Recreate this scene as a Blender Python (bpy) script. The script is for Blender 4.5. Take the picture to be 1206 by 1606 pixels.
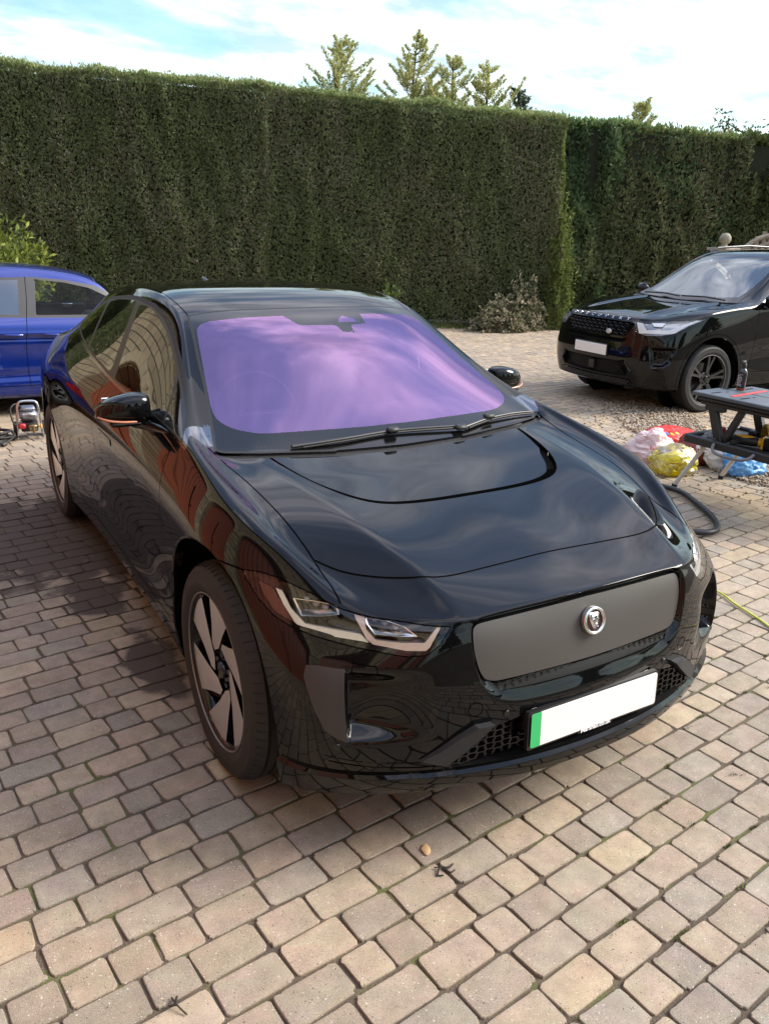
import bpy, bmesh, math, random
import numpy as np
from mathutils import Vector, Matrix, noise
for _o in list(bpy.data.objects): bpy.data.objects.remove(_o)
SC = bpy.context.scene
COL = SC.collection
# ------------------------------------------------------------ camera
def setup_cam():
    X,Y,Z,yaw,pit,roll,f = -1.6834,-1.5106,1.7998,0.53818,0.33147,0.02589,1274.9
    fw = Vector((math.sin(yaw)*math.cos(pit), math.cos(yaw)*math.cos(pit), -math.sin(pit)))
    rt = fw.cross(Vector((0,0,1))).normalized(); up = rt.cross(fw)
    c,s = math.cos(roll), math.sin(roll)
    r2 = c*rt+s*up; u2 = -s*rt+c*up
    cd = bpy.data.cameras.new('camera'); co = bpy.data.objects.new('camera', cd)
    COL.objects.link(co)
    co.matrix_world = Matrix(((r2.x,u2.x,-fw.x,X),(r2.y,u2.y,-fw.y,Y),(r2.z,u2.z,-fw.z,Z),(0,0,0,1)))
    cd.sensor_fit = 'VERTICAL'; cd.sensor_height = 24; cd.lens = 24*f/1606
    cd.clip_end = 800; cd.clip_start = .05; SC.camera = co
setup_cam()
# ------------------------------------------------------------ world, sun, exposure
SUN_AZ = math.radians(114)      # clockwise from +Y (away from the camera)
SUN_EL = math.radians(34)
def make_world():
    w = bpy.data.worlds.new('World'); SC.world = w; w.use_nodes = True
    nt = w.node_tree; N = nt.nodes; L = nt.links; N.clear()
    out = N.new('ShaderNodeOutputWorld'); bg = N.new('ShaderNodeBackground')
    sky = N.new('ShaderNodeTexSky'); sky.sky_type = 'NISHITA'; sky.sun_disc = False
    sky.sun_elevation = SUN_EL; sky.sun_rotation = SUN_AZ; sky.air_density = 1.2; sky.dust_density = 1.5; sky.ozone_density = 1.6
    tc = N.new('ShaderNodeTexCoord'); sp = N.new('ShaderNodeSeparateXYZ'); L.new(tc.outputs['Generated'], sp.inputs[0])
    mz = N.new('ShaderNodeMath'); mz.operation = 'MAXIMUM'; L.new(sp.outputs['Z'], mz.inputs[0]); mz.inputs[1].default_value = 0
    az = N.new('ShaderNodeMath'); az.operation = 'ADD'; L.new(mz.outputs[0], az.inputs[0]); az.inputs[1].default_value = .22
    dx = N.new('ShaderNodeMath'); dx.operation = 'DIVIDE'; L.new(sp.outputs['X'], dx.inputs[0]); L.new(az.outputs[0], dx.inputs[1])
    dy = N.new('ShaderNodeMath'); dy.operation = 'DIVIDE'; L.new(sp.outputs['Y'], dy.inputs[0]); L.new(az.outputs[0], dy.inputs[1])
    cb = N.new('ShaderNodeCombineXYZ'); L.new(dx.outputs[0], cb.inputs[0]); L.new(dy.outputs[0], cb.inputs[1])
    mp = N.new('ShaderNodeMapping'); mp.inputs['Rotation'].default_value = (0,0,.5); mp.inputs['Scale'].default_value = (.8,1.25,1); mp.inputs['Location'].default_value = (3.1,1.7,0)
    L.new(cb.outputs[0], mp.inputs[0])
    n1 = N.new('ShaderNodeTexNoise'); n1.inputs['Scale'].default_value = 1.9; n1.inputs['Detail'].default_value = 9; n1.inputs['Roughness'].default_value = .5; n1.inputs['Distortion'].default_value = .35
    L.new(mp.outputs[0], n1.inputs['Vector'])
    r1 = N.new('ShaderNodeValToRGB'); r1.color_ramp.elements[0].position = .42; r1.color_ramp.elements[1].position = .59
    r1.color_ramp.elements[0].color = (.16,.16,.16,1); r1.color_ramp.elements[1].color = (1,1,1,1); r1.color_ramp.interpolation = 'EASE'
    hz = N.new('ShaderNodeMapRange'); hz.inputs[1].default_value=.02; hz.inputs[2].default_value=.62; hz.inputs[3].default_value=.11; hz.inputs[4].default_value=-.02; L.new(sp.outputs['Z'], hz.inputs[0])
    ha = N.new('ShaderNodeMath'); ha.operation='ADD'; L.new(n1.outputs[0], ha.inputs[0]); L.new(hz.outputs[0], ha.inputs[1])
    L.new(ha.outputs[0], r1.inputs[0])
    n2 = N.new('ShaderNodeTexNoise'); n2.inputs['Scale'].default_value = 5.2; n2.inputs['Detail'].default_value = 6; n2.inputs['Roughness'].default_value = .6
    L.new(mp.outputs[0], n2.inputs['Vector'])
    r2 = N.new('ShaderNodeValToRGB'); r2.color_ramp.elements[0].position = .36; r2.color_ramp.elements[1].position = .64
    r2.color_ramp.elements[0].color = (5.0,5.0,5.3,1); r2.color_ramp.elements[1].color = (11.5,11.3,11.0,1)
    L.new(n2.outputs[0], r2.inputs[0])
    # a thin bright haze towards the horizon
    tint = N.new('ShaderNodeMix'); tint.data_type = 'RGBA'; tint.blend_type = 'MULTIPLY'; tint.inputs[0].default_value = 1; tint.inputs[7].default_value = SKYT
    L.new(sky.outputs[0], tint.inputs[6])
    mx = N.new('ShaderNodeMix'); mx.data_type = 'RGBA'; L.new(tint.outputs[2], mx.inputs[6]); L.new(r2.outputs[0], mx.inputs[7])
    cm = N.new('ShaderNodeMath'); cm.operation = 'MULTIPLY'; L.new(r1.outputs[0], cm.inputs[0]); cm.inputs[1].default_value = .78
    L.new(cm.outputs[0], mx.inputs[0])
    zr = N.new('ShaderNodeValToRGB'); zr.color_ramp.elements[0].position=.22; zr.color_ramp.elements[0].color=(.32,.372,.382,1); zr.color_ramp.elements[1].position=.74; zr.color_ramp.elements[1].color=(.62,.61,.66,1); e_=zr.color_ramp.elements.new(.36); e_.color=(.25,.27,.30,1); e_=zr.color_ramp.elements.new(.52); e_.color=(.36,.37,.41,1); L.new(sp.outputs['Z'], zr.inputs[0])
    zm = N.new('ShaderNodeMix'); zm.data_type='RGBA'; zm.blend_type='MULTIPLY'; zm.inputs[0].default_value=1; L.new(mx.outputs[2], zm.inputs[6]); L.new(zr.outputs[0], zm.inputs[7])
    L.new(zm.outputs[2], bg.inputs['Color']); bg.inputs['Strength'].default_value = .15
    L.new(bg.outputs[0], out.inputs[0])
SKYT = (1.15,1.3,1.3,1)
make_world()
def make_sun():
    d = bpy.data.lights.new('sun','SUN'); d.energy = 1.85; d.angle = math.radians(26); d.color = (1,.915,.81)
    o = bpy.data.objects.new('sun', d); COL.objects.link(o)
    v = Vector((math.sin(SUN_AZ)*math.cos(SUN_EL), math.cos(SUN_AZ)*math.cos(SUN_EL), math.sin(SUN_EL)))
    o.location = v*30; o.rotation_euler = v.to_track_quat('Z','Y').to_euler()
make_sun()
SC.view_settings.view_transform = 'Standard'; SC.view_settings.look = 'None'; SC.view_settings.gamma = 1
SC.view_settings.exposure = 1.80
SC.cycles.max_bounces = 10; SC.cycles.glossy_bounces = 5; SC.cycles.transparent_max_bounces = 16; SC.cycles.transmission_bounces = 6
SC.cycles.caustics_reflective = False; SC.cycles.caustics_refractive = False
SC.cycles.use_denoising = True
# ------------------------------------------------------------ helpers
R = random.Random(7); NR = np.random.default_rng(11)
def rgba(c): return (c[0],c[1],c[2],1)
_mats = {}
def mat(name, base=(.5,.5,.5), rough=.5, metal=0, coat=0, coat_rough=.03, spec=.5, alpha=1, trans=0, emit=None, ior=1.5):
    if name in _mats: return _mats[name]
    m = bpy.data.materials.new(name); m.use_nodes = True
    p = m.node_tree.nodes['Principled BSDF']
    p.inputs['Base Color'].default_value = rgba(base); p.inputs['Roughness'].default_value = rough; p.inputs['Metallic'].default_value = metal
    p.inputs['Coat Weight'].default_value = coat; p.inputs['Coat Roughness'].default_value = coat_rough
    p.inputs['Specular IOR Level'].default_value = spec; p.inputs['Transmission Weight'].default_value = trans; p.inputs['IOR'].default_value = ior
    _mats[name] = m; return m
def nodes_of(m): return m.node_tree, m.node_tree.nodes, m.node_tree.links, m.node_tree.nodes['Principled BSDF']
def noise_var(m, scale=6, amt=.25, bump=0, bscale=60, detail=5, bdist=.002, rvar=0):
    nt,N,L,p = nodes_of(m); base = tuple(p.inputs['Base Color'].default_value)
    tc = N.new('ShaderNodeTexCoord'); n = N.new('ShaderNodeTexNoise'); n.inputs['Scale'].default_value = scale; n.inputs['Detail'].default_value = detail
    L.new(tc.outputs['Object'], n.inputs['Vector'])
    r = N.new('ShaderNodeValToRGB'); r.color_ramp.elements[0].position = .3; r.color_ramp.elements[1].position = .7
    r.color_ramp.elements[0].color = tuple(c*(1-amt) for c in base[:3])+(1,); r.color_ramp.elements[1].color = tuple(min(1,c*(1+amt)) for c in base[:3])+(1,)
    L.new(n.outputs[0], r.inputs[0]); L.new(r.outputs[0], p.inputs['Base Color'])
    if rvar:
        mr = N.new('ShaderNodeMapRange'); mr.inputs[3].default_value = max(0,p.inputs['Roughness'].default_value-rvar); mr.inputs[4].default_value = p.inputs['Roughness'].default_value+rvar
        L.new(n.outputs[0], mr.inputs[0]); L.new(mr.outputs[0], p.inputs['Roughness'])
    if bump:
        n2 = N.new('ShaderNodeTexNoise'); n2.inputs['Scale'].default_value = bscale; n2.inputs['Detail'].default_value = 4; L.new(tc.outputs['Object'], n2.inputs['Vector'])
        b = N.new('ShaderNodeBump'); b.inputs['Strength'].default_value = bump; b.inputs['Distance'].default_value = bdist; L.new(n2.outputs[0], b.inputs['Height']); L.new(b.outputs[0], p.inputs['Normal'])
    return m
def tag(o, label=None, cat=None, group=None, kind=None):
    if label: o['label'] = label
    if cat: o['category'] = cat
    if group: o['group'] = group
    if kind: o['kind'] = kind
    return o
def thing(name, label, cat, loc=(0,0,0), rotz=0, group=None):
    o = bpy.data.objects.new(name, None); COL.objects.link(o); o.location = loc; o.rotation_euler = (0,0,rotz)
    o.empty_display_size = .2
    return tag(o, label, cat, group)
def link(name, me, m=None, parent=None, smooth=False):
    o = bpy.data.objects.new(name, me); COL.objects.link(o)
    if m is not None:
        for k in (m if isinstance(m,(list,tuple)) else [m]): me.materials.append(k)
    if parent is not None: o.parent = parent
    if smooth: me.shade_smooth()
    return o
def mesh_np(name, V, F, mi=None):
    """V (n,3), F list of tuples or (m,3|4) array"""
    me = bpy.data.meshes.new(name)
    V = np.asarray(V, dtype=np.float32)
    if isinstance(F, np.ndarray) and F.ndim == 2:
        k = F.shape[1]; me.vertices.add(len(V)); me.vertices.foreach_set('co', V.ravel())
        me.loops.add(F.size); me.loops.foreach_set('vertex_index', F.astype(np.int32).ravel())
        me.polygons.add(len(F)); me.polygons.foreach_set('loop_start', np.arange(0,F.size,k,dtype=np.int32))
        me.update(calc_edges=True)
    else:
        me.from_pydata([tuple(map(float,v)) for v in V], [], [tuple(f) for f in F]); me.update()
    if mi is not None: me.polygons.foreach_set('material_index', np.asarray(mi,dtype=np.int32))
    return me
class MB:
    """collects simple shapes, links them as ONE mesh"""
    def __init__(s): s.V=[]; s.F=[]; s.M=[]; s.mi=0
    def add(s, V, F):
        b=len(s.V); s.V += [tuple(v) for v in V]; s.F += [tuple(i+b for i in f) for f in F]; s.M += [s.mi]*len(F); return s
    def box(s, c, d, bev=0, rot=None):
        x,y,z = d[0]/2,d[1]/2,d[2]/2; b = min(bev, x*.9,y*.9,z*.9) if bev else 0
        P=[];F=[]
        if not b:
            P=[(sx*x,sy*y,sz*z) for sz in(-1,1) for sy in(-1,1) for sx in(-1,1)]
            F=[(0,2,3,1),(4,5,7,6),(0,1,5,4),(2,6,7,3),(0,4,6,2),(1,3,7,5)]
        else:
            idx={}
            for sz in(-1,1):
                for sy in(-1,1):
                    for sx in(-1,1):
                        for a in range(3):
                            q=[sx*(x-b),sy*(y-b),sz*(z-b)]; q[a]+= (sx,sy,sz)[a]*b
                            idx[(sx,sy,sz,a)]=len(P); P.append(tuple(q))
            I=lambda sx,sy,sz,a: idx[(sx,sy,sz,a)]
            for a in range(3):
                o1,o2=[(1,2),(2,0),(0,1)][a]
                for sg in(-1,1):
                    q=[]
                    for u,v in((-1,-1),(1,-1),(1,1),(-1,1)):
                        t=[0,0,0];t[a]=sg;t[o1]=u;t[o2]=v;q.append(I(*t,a))
                    F.append(tuple(q if sg>0 else q[::-1]))
            for a in range(3):
                o1,o2=[(1,2),(2,0),(0,1)][a]
                for u in(-1,1):
                    for v in(-1,1):
                        def k(e,ax):
                            t=[0,0,0];t[a]=e;t[o1]=u;t[o2]=v;return I(*t,ax)
                        q=[k(-1,o1),k(1,o1),k(1,o2),k(-1,o2)]
                        F.append(tuple(q if u*v<0 else q[::-1]))
            for sx in(-1,1):
                for sy in(-1,1):
                    for sz in(-1,1):
                        q=[I(sx,sy,sz,0),I(sx,sy,sz,1),I(sx,sy,sz,2)]
                        F.append(tuple(q if sx*sy*sz>0 else q[::-1]))
        M = rot if rot is not None else Matrix.Identity(3)
        if isinstance(M,(tuple,list)): 
            from mathutils import Euler
            M = Euler(M).to_matrix()
        P=[tuple(M@Vector(p)+Vector(c)) for p in P]
        return s.add(P,F)
    def tube(s, pts, r, n=10, cap=True, closed=False):
        pts=[Vector(p) for p in pts]; m=len(pts); rr = r if isinstance(r,(list,tuple)) else [r]*m
        T=[]
        for i in range(m):
            a=pts[(i-1)%m] if (i>0 or closed) else pts[i]; b=pts[(i+1)%m] if (i<m-1 or closed) else pts[i]
            T.append((b-a).normalized())
        u=T[0].orthogonal().normalized(); P=[];F=[]
        for i in range(m):
            if i: 
                ax=T[i-1].cross(T[i])
                if ax.length>1e-8: u=Matrix.Rotation(T[i-1].angle(T[i]),3,ax.normalized())@u
                u=(u-T[i]*u.dot(T[i])).normalized()
            w=T[i].cross(u)
            for k in range(n):
                t=2*math.pi*k/n; P.append(pts[i]+(u*math.cos(t)+w*math.sin(t))*rr[i])
        for i in range(m if closed else m-1):
            j=(i+1)%m
            for k in range(n): F.append((i*n+k,i*n+(k+1)%n,j*n+(k+1)%n,j*n+k))
        if cap and not closed:
            F.append(tuple(range(n))[::-1]); F.append(tuple(range((m-1)*n,m*n)))
        return s.add(P,F)
    def lathe(s, prof, c=(0,0,0), axis='Z', n=32, ang=2*math.pi, closed=False):
        P=[];F=[];m=len(prof); full=abs(ang-2*math.pi)<1e-6; nn=n if full else n+1
        for i in range(nn):
            t=ang*i/n
            for r,h in prof:
                v=(r*math.cos(t),r*math.sin(t),h)
                if axis=='X': v=(v[2],v[0],v[1])
                if axis=='Y': v=(v[1],v[2],v[0])
                P.append((v[0]+c[0],v[1]+c[1],v[2]+c[2]))
        for i in range(n):
            j=(i+1)%nn
            for k in range(m if closed else m-1):
                k2=(k+1)%m; F.append((i*m+k,j*m+k,j*m+k2,i*m+k2))
        return s.add(P,F)
    def prism(s, poly, h, M=None):
        """poly 2D in local XY, extruded 0..h along Z, M 4x4"""
        n=len(poly); ar=sum(poly[i][0]*poly[(i+1)%n][1]-poly[(i+1)%n][0]*poly[i][1] for i in range(n))
        if ar<0: poly=poly[::-1]
        P=[Vector((x,y,0)) for x,y in poly]+[Vector((x,y,h)) for x,y in poly]
        F=[tuple(range(n))[::-1],tuple(range(n,2*n))]+[(i,(i+1)%n,n+(i+1)%n,n+i) for i in range(n)]
        if M is not None: P=[M@p for p in P]
        return s.add(P,F)
    def build(s, name, m=None, parent=None, smooth=None, merge=False):
        me=bpy.data.meshes.new(name); me.from_pydata([tuple(map(float,v)) for v in s.V],[],s.F); me.update()
        if any(s.M): me.polygons.foreach_set('material_index', s.M)
        if smooth is not None:
            bm=bmesh.new(); bm.from_mesh(me)
            if merge: bmesh.ops.remove_doubles(bm,verts=bm.verts,dist=1e-5)
            bmesh.ops.recalc_face_normals(bm,faces=bm.faces)
            lim=math.radians(smooth)
            for f in bm.faces: f.smooth=True
            for e in bm.edges:
                e.smooth = not(len(e.link_faces)==2 and e.calc_face_angle(0)>lim)
            bm.to_mesh(me); bm.free()
        return link(name, me, m, parent)
def crom(P, n=8, closed=False):
    P=[np.array(p,float) for p in P]; m=len(P); out=[]
    rng=range(m if closed else m-1)
    for i in rng:
        p1,p2=P[i],P[(i+1)%m]
        p0=P[(i-1)%m] if (closed or i>0) else 2*p1-p2
        p3=P[(i+2)%m] if (closed or i+2<m) else 2*p2-p1
        for k in range(n):
            t=k/n; out.append(.5*((2*p1)+(-p0+p2)*t+(2*p0-5*p1+4*p2-p3)*t*t+(-p0+3*p1-3*p2+p3)*t**3))
    if not closed: out.append(P[-1])
    return [tuple(o) for o in out]
def text_obj(name, s, size, mtx, m, parent=None, extrude=.001, align='CENTER', xs=1, shear=0, bold=0):
    cu=bpy.data.curves.new(name,'FONT'); cu.body=s; cu.size=size; cu.extrude=extrude; cu.align_x=align; cu.align_y='CENTER'; cu.shear=shear; cu.offset=bold; cu.resolution_u=3
    o=bpy.data.objects.new(name,cu); COL.objects.link(o)
    dg=bpy.context.evaluated_depsgraph_get(); me=bpy.data.meshes.new_from_object(o.evaluated_get(dg))
    bpy.data.objects.remove(o); bpy.data.curves.remove(cu)
    me.transform(Matrix.Diagonal((xs,1,1,1))); me.transform(mtx)
    return link(name, me, m, parent)
# ============================================================ GROUND
def n3(x, y, s, o=0): return noise.noise(Vector((x*s+o, y*s-o, o*.37)))
def paver_material():
    m = mat('paving_stone', (.3,.27,.23), .85); nt,N,L,p = nodes_of(m)
    at = N.new('ShaderNodeAttribute'); at.attribute_name = 'col'; at.attribute_type='GEOMETRY'
    tc = N.new('ShaderNodeTexCoord')
    def noi(sc,det=3,rough=.5):
        n = N.new('ShaderNodeTexNoise'); n.inputs['Scale'].default_value=sc; n.inputs['Detail'].default_value=det; n.inputs['Roughness'].default_value=rough; L.new(tc.outputs['Object'],n.inputs['Vector']); return n
    def ramp(src,a,b,c0,c1):
        r = N.new('ShaderNodeValToRGB'); r.color_ramp.elements[0].position=a; r.color_ramp.elements[1].position=b; r.color_ramp.elements[0].color=c0; r.color_ramp.elements[1].color=c1; L.new(src,r.inputs[0]); return r
    def mix(f,a,b,bt='MIX'):
        x = N.new('ShaderNodeMix'); x.data_type='RGBA'; x.blend_type=bt
        if isinstance(f,float): x.inputs[0].default_value=f
        else: L.new(f,x.inputs[0])
        for s,i in((a,6),(b,7)):
            if isinstance(s,tuple): x.inputs[i].default_value=s
            else: L.new(s,x.inputs[i])
        return x.outputs[2]
    g1 = noi(260,2,.7); blot = noi(14,5,.6); fine = noi(700,2)
    c = mix(.55, at.outputs['Color'], ramp(blot.outputs[0],.3,.7,(.6,.57,.54,1),(1.25,1.22,1.2,1)).outputs[0],'MULTIPLY')
    c = mix(.6, c, ramp(fine.outputs[0],.35,.65,(.75,.75,.75,1),(1.2,1.2,1.2,1)).outputs[0],'MULTIPLY')
    # pale aggregate flecks and dark pits
    v = N.new('ShaderNodeTexVoronoi'); v.inputs['Scale'].default_value=120; dv=N.new('ShaderNodeVectorMath'); dv.operation='MULTIPLY_ADD'; nd=noi(160,2); L.new(nd.outputs[1],dv.inputs[0]); dv.inputs[1].default_value=(.012,.012,.012); L.new(tc.outputs['Object'],dv.inputs[2]); L.new(dv.outputs[0],v.inputs['Vector'])
    w = N.new('ShaderNodeMath'); w.operation='MULTIPLY'; L.new(ramp(v.outputs['Distance'],.16,.27,(1,1,1,1),(0,0,0,1)).outputs[0],w.inputs[0])
    sx = N.new('ShaderNodeSeparateColor'); L.new(v.outputs['Color'],sx.inputs[0])
    gt = N.new('ShaderNodeMath'); gt.operation='GREATER_THAN'; gt.inputs[1].default_value=.86; L.new(sx.outputs[0],gt.inputs[0]); L.new(gt.outputs[0],w.inputs[1])
    c = mix(w.outputs[0], c, (.56,.50,.42,1))
    n5=noi(420,1,.5); c = mix(ramp(n5.outputs[0],.62,.70,(0,0,0,1),(.7,.7,.7,1)).outputs[0], c, (.50,.44,.36,1))
    n6=noi(330,1,.5); c = mix(ramp(n6.outputs[0],.30,.37,(.75,.75,.75,1),(0,0,0,1)).outputs[0], c, (.10,.08,.065,1))
    w2 = N.new('ShaderNodeMath'); w2.operation='MULTIPLY'; L.new(ramp(v.outputs['Distance'],.13,.24,(1,1,1,1),(0,0,0,1)).outputs[0],w2.inputs[0])
    lt = N.new('ShaderNodeMath'); lt.operation='LESS_THAN'; lt.inputs[1].default_value=.19; L.new(sx.outputs[0],lt.inputs[0]); L.new(lt.outputs[0],w2.inputs[1])
    c = mix(w2.outputs[0], c, (.07,.055,.045,1))
    # washed-out silt: patches with a shape of their own
    geo = N.new('ShaderNodeNewGeometry')
    sp = N.new('ShaderNodeSeparateXYZ'); L.new(geo.outputs['Position'], sp.inputs[0])
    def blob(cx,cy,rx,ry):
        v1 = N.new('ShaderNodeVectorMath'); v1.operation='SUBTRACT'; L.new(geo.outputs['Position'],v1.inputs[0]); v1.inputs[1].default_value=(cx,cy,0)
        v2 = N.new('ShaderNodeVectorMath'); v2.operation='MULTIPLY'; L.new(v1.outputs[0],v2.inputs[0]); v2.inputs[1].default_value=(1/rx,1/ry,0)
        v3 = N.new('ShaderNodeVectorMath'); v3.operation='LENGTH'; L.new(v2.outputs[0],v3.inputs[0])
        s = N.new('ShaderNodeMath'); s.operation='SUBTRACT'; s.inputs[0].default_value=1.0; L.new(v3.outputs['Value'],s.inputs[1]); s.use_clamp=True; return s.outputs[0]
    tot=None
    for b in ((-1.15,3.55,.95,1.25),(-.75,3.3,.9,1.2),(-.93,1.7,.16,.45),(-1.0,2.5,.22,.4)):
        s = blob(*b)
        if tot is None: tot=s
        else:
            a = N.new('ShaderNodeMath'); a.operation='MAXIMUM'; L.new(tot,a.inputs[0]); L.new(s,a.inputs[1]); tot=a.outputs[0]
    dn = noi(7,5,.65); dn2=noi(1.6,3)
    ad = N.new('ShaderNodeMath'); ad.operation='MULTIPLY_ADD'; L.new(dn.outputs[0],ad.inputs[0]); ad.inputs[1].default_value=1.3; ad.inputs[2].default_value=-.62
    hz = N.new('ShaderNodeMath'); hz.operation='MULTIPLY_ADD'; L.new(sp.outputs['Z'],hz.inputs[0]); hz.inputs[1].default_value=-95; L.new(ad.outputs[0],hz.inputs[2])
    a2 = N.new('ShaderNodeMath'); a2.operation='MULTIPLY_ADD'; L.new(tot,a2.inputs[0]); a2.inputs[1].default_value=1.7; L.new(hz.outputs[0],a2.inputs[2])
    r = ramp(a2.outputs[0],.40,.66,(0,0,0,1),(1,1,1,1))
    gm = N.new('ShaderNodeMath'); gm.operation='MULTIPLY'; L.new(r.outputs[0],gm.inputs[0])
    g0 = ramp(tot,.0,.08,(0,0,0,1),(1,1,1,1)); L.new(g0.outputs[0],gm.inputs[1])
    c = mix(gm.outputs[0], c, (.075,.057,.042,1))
    L.new(c, p.inputs['Base Color'])
    b = N.new('ShaderNodeBump'); b.inputs['Strength'].default_value=.55; b.inputs['Distance'].default_value=.0016
    hh = N.new('ShaderNodeMath'); hh.operation='ADD'; L.new(g1.outputs[0],hh.inputs[0]); L.new(blot.outputs[0],hh.inputs[1])
    h2 = N.new('ShaderNodeMath'); h2.operation='MULTIPLY_ADD'; L.new(w2.outputs[0],h2.inputs[0]); h2.inputs[1].default_value=-1.2; L.new(hh.outputs[0],h2.inputs[2])
    L.new(h2.outputs[0], b.inputs['Height']); L.new(b.outputs[0], p.inputs['Normal'])
    return m
GRAVEL_POLY = [(5.95,4.75),(5.6,5.15),(5.2,5.2),(4.85,4.7),(4.45,4.1),(4.35,3.6),(4.15,3.1),(3.95,2.6),(3.9,2.2),(4.2,2.05),(4.5,2.4),(4.75,3.0),(5.1,3.6),(5.55,4.2)]
def in_poly(x,y,P):
    c=False;n=len(P);j=n-1
    for i in range(n):
        if (P[i][1]>y)!=(P[j][1]>y) and x<(P[j][0]-P[i][0])*(y-P[i][1])/(P[j][1]-P[i][1])+P[i][0]: c=not c
        j=i
    return c
def make_pavers():
    a=math.radians(6.2); ca,sa=math.cos(a),math.sin(a)
    V=[];F=[];C=[]; nv=0
    pal=[(0.355, 0.282, 0.195), (0.33, 0.261, 0.184), (0.31, 0.248, 0.18), (0.4, 0.316, 0.205), (0.295, 0.254, 0.195), (0.34, 0.271, 0.19), (0.365, 0.277, 0.188), (0.285, 0.236, 0.176)]
    q=-5.0; row=0
    cam=SC.camera.matrix_world.inverted()
    cx,cy=-1.6834,-1.5106
    while q<19.5:
        pw=.1185+R.uniform(-.001,.001)
        p=-8.0-R.random()*.2
        while p<21:
            ln=R.choice([.115,.12,.155,.185,.19])+R.uniform(-.003,.003); x0,x1=p,p+ln; p+=ln+R.uniform(.004,.008)
            mx,my=(x0+x1)/2,q+pw/2; my+=.006*n3(mx,my,.9,40)+R.gauss(0,.001)
            wx,wy=mx*ca-my*sa,mx*sa+my*ca
            if wy<-1.6 or wx<-5 or wy>17.2: continue
            d=math.hypot(wx-cx,wy-cy)
            lc=cam@Vector((wx,wy,0))
            if lc.z>0.4 and d>3.2: continue
            if lc.z<-.5 and abs(lc.x/-lc.z)>1.05 and d>5: continue
            if wy>15.9-.536*(wx-2.2) and wx<9.3 or wy>18.6-.52*wx and wx>=9.3 : 
                if wy>16.3-.5*wx+.9: continue
            near = d<4.2; n=28 if near else (12 if d<8 else 8)
            hx,hy=ln/2,pw/2-.0030-R.uniform(0,.0013)
            jit=[R.uniform(-.0022,.0022) for _ in range(4)]; rc=R.uniform(.008,.02); rot=R.gauss(0,.011)
            ring=[]
            for k in range(n):
                t=2*math.pi*(k+.5)/n
                c0,s0=math.cos(t),math.sin(t); e=.19
                ux=math.copysign(abs(c0)**e,c0); uy=math.copysign(abs(s0)**e,s0)
                # superellipse = rounded, worn corners
                px=(hx+jit[0]*uy)*ux; py=(hy+jit[1]*ux)*uy
                if near: px+=R.gauss(0,.0008); py+=R.gauss(0,.0008)
                ring.append((px,py))
            if near:
                for _c in range(R.choice((0,1,1,2,3))):
                    k0=R.randrange(n); dp=R.uniform(.003,.008)
                    for dk in (-2,-1,0,1,2):
                        kk=(k0+dk)%n; px,py=ring[kk]; L0=math.hypot(px,py); f0=1-dp*math.exp(-dk*dk/1.3)/L0; ring[kk]=(px*f0,py*f0)
            sett=n3(wx,wy,.5,3)*.004
            zt=R.uniform(-.0015,.0015)+sett; tx,ty=R.gauss(0,.008),R.gauss(0,.01); bev=R.uniform(.002,.0042)
            lev=[(1.0,0,-.028),(1.0,0,-.0045),(1,bev*.45,-.0012),(1,bev,0),(1,bev+.012,.0004)] if near else ([(1,0,-.028),(1,0,-.004),(1,bev,0)] )
            cr,sr=math.cos(rot),math.sin(rot)
            for sc,ins,z in lev:
                for px,py in ring:
                    L=math.hypot(px,py); f=max(0,1-ins/L)
                    x=px*f;y=py*f
                    zz=z+(zt+tx*x+ty*y if z>-.02 else 0)
                    x,y=x*cr-y*sr,x*sr+y*cr
                    X,Y=mx+x,my+y
                    V.append((X*ca-Y*sa,X*sa+Y*ca,zz))
            m=len(lev)
            for l in range(m-1):
                for k in range(n):
                    k2=(k+1)%n; F.append((nv+l*n+k,nv+l*n+k2,nv+(l+1)*n+k2,nv+(l+1)*n+k))
            F.append(tuple(nv+(m-1)*n+k for k in range(n)))
            b=R.choice(pal); f=R.uniform(.86,1.14)
            bl=.5+.5*n3(wx,wy,.25,9)
            gr=(.265,.232,.192); g=max(0,min(.75,(bl-.45)*1.6+R.uniform(-.25,.25)))
            g*= .6
            colr=tuple((b[i]*(1-g)+gr[i]*g)*f for i in range(3))
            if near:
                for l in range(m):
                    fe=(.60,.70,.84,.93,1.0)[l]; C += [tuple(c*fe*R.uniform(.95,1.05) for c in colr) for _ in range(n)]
            else: C += [colr]*(n*m)
            nv+=n*m
        q+=pw+.0015; row+=1
    me=bpy.data.meshes.new('paving'); me.from_pydata(V,[],F); me.update()
    at=me.color_attributes.new('col','FLOAT_COLOR','POINT')
    arr=np.ones((len(V),4),dtype=np.float32); arr[:,:3]=np.array(C); at.data.foreach_set('color',arr.ravel())
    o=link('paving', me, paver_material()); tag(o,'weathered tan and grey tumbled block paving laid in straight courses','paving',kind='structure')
    return o
paving=make_pavers()
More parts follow.
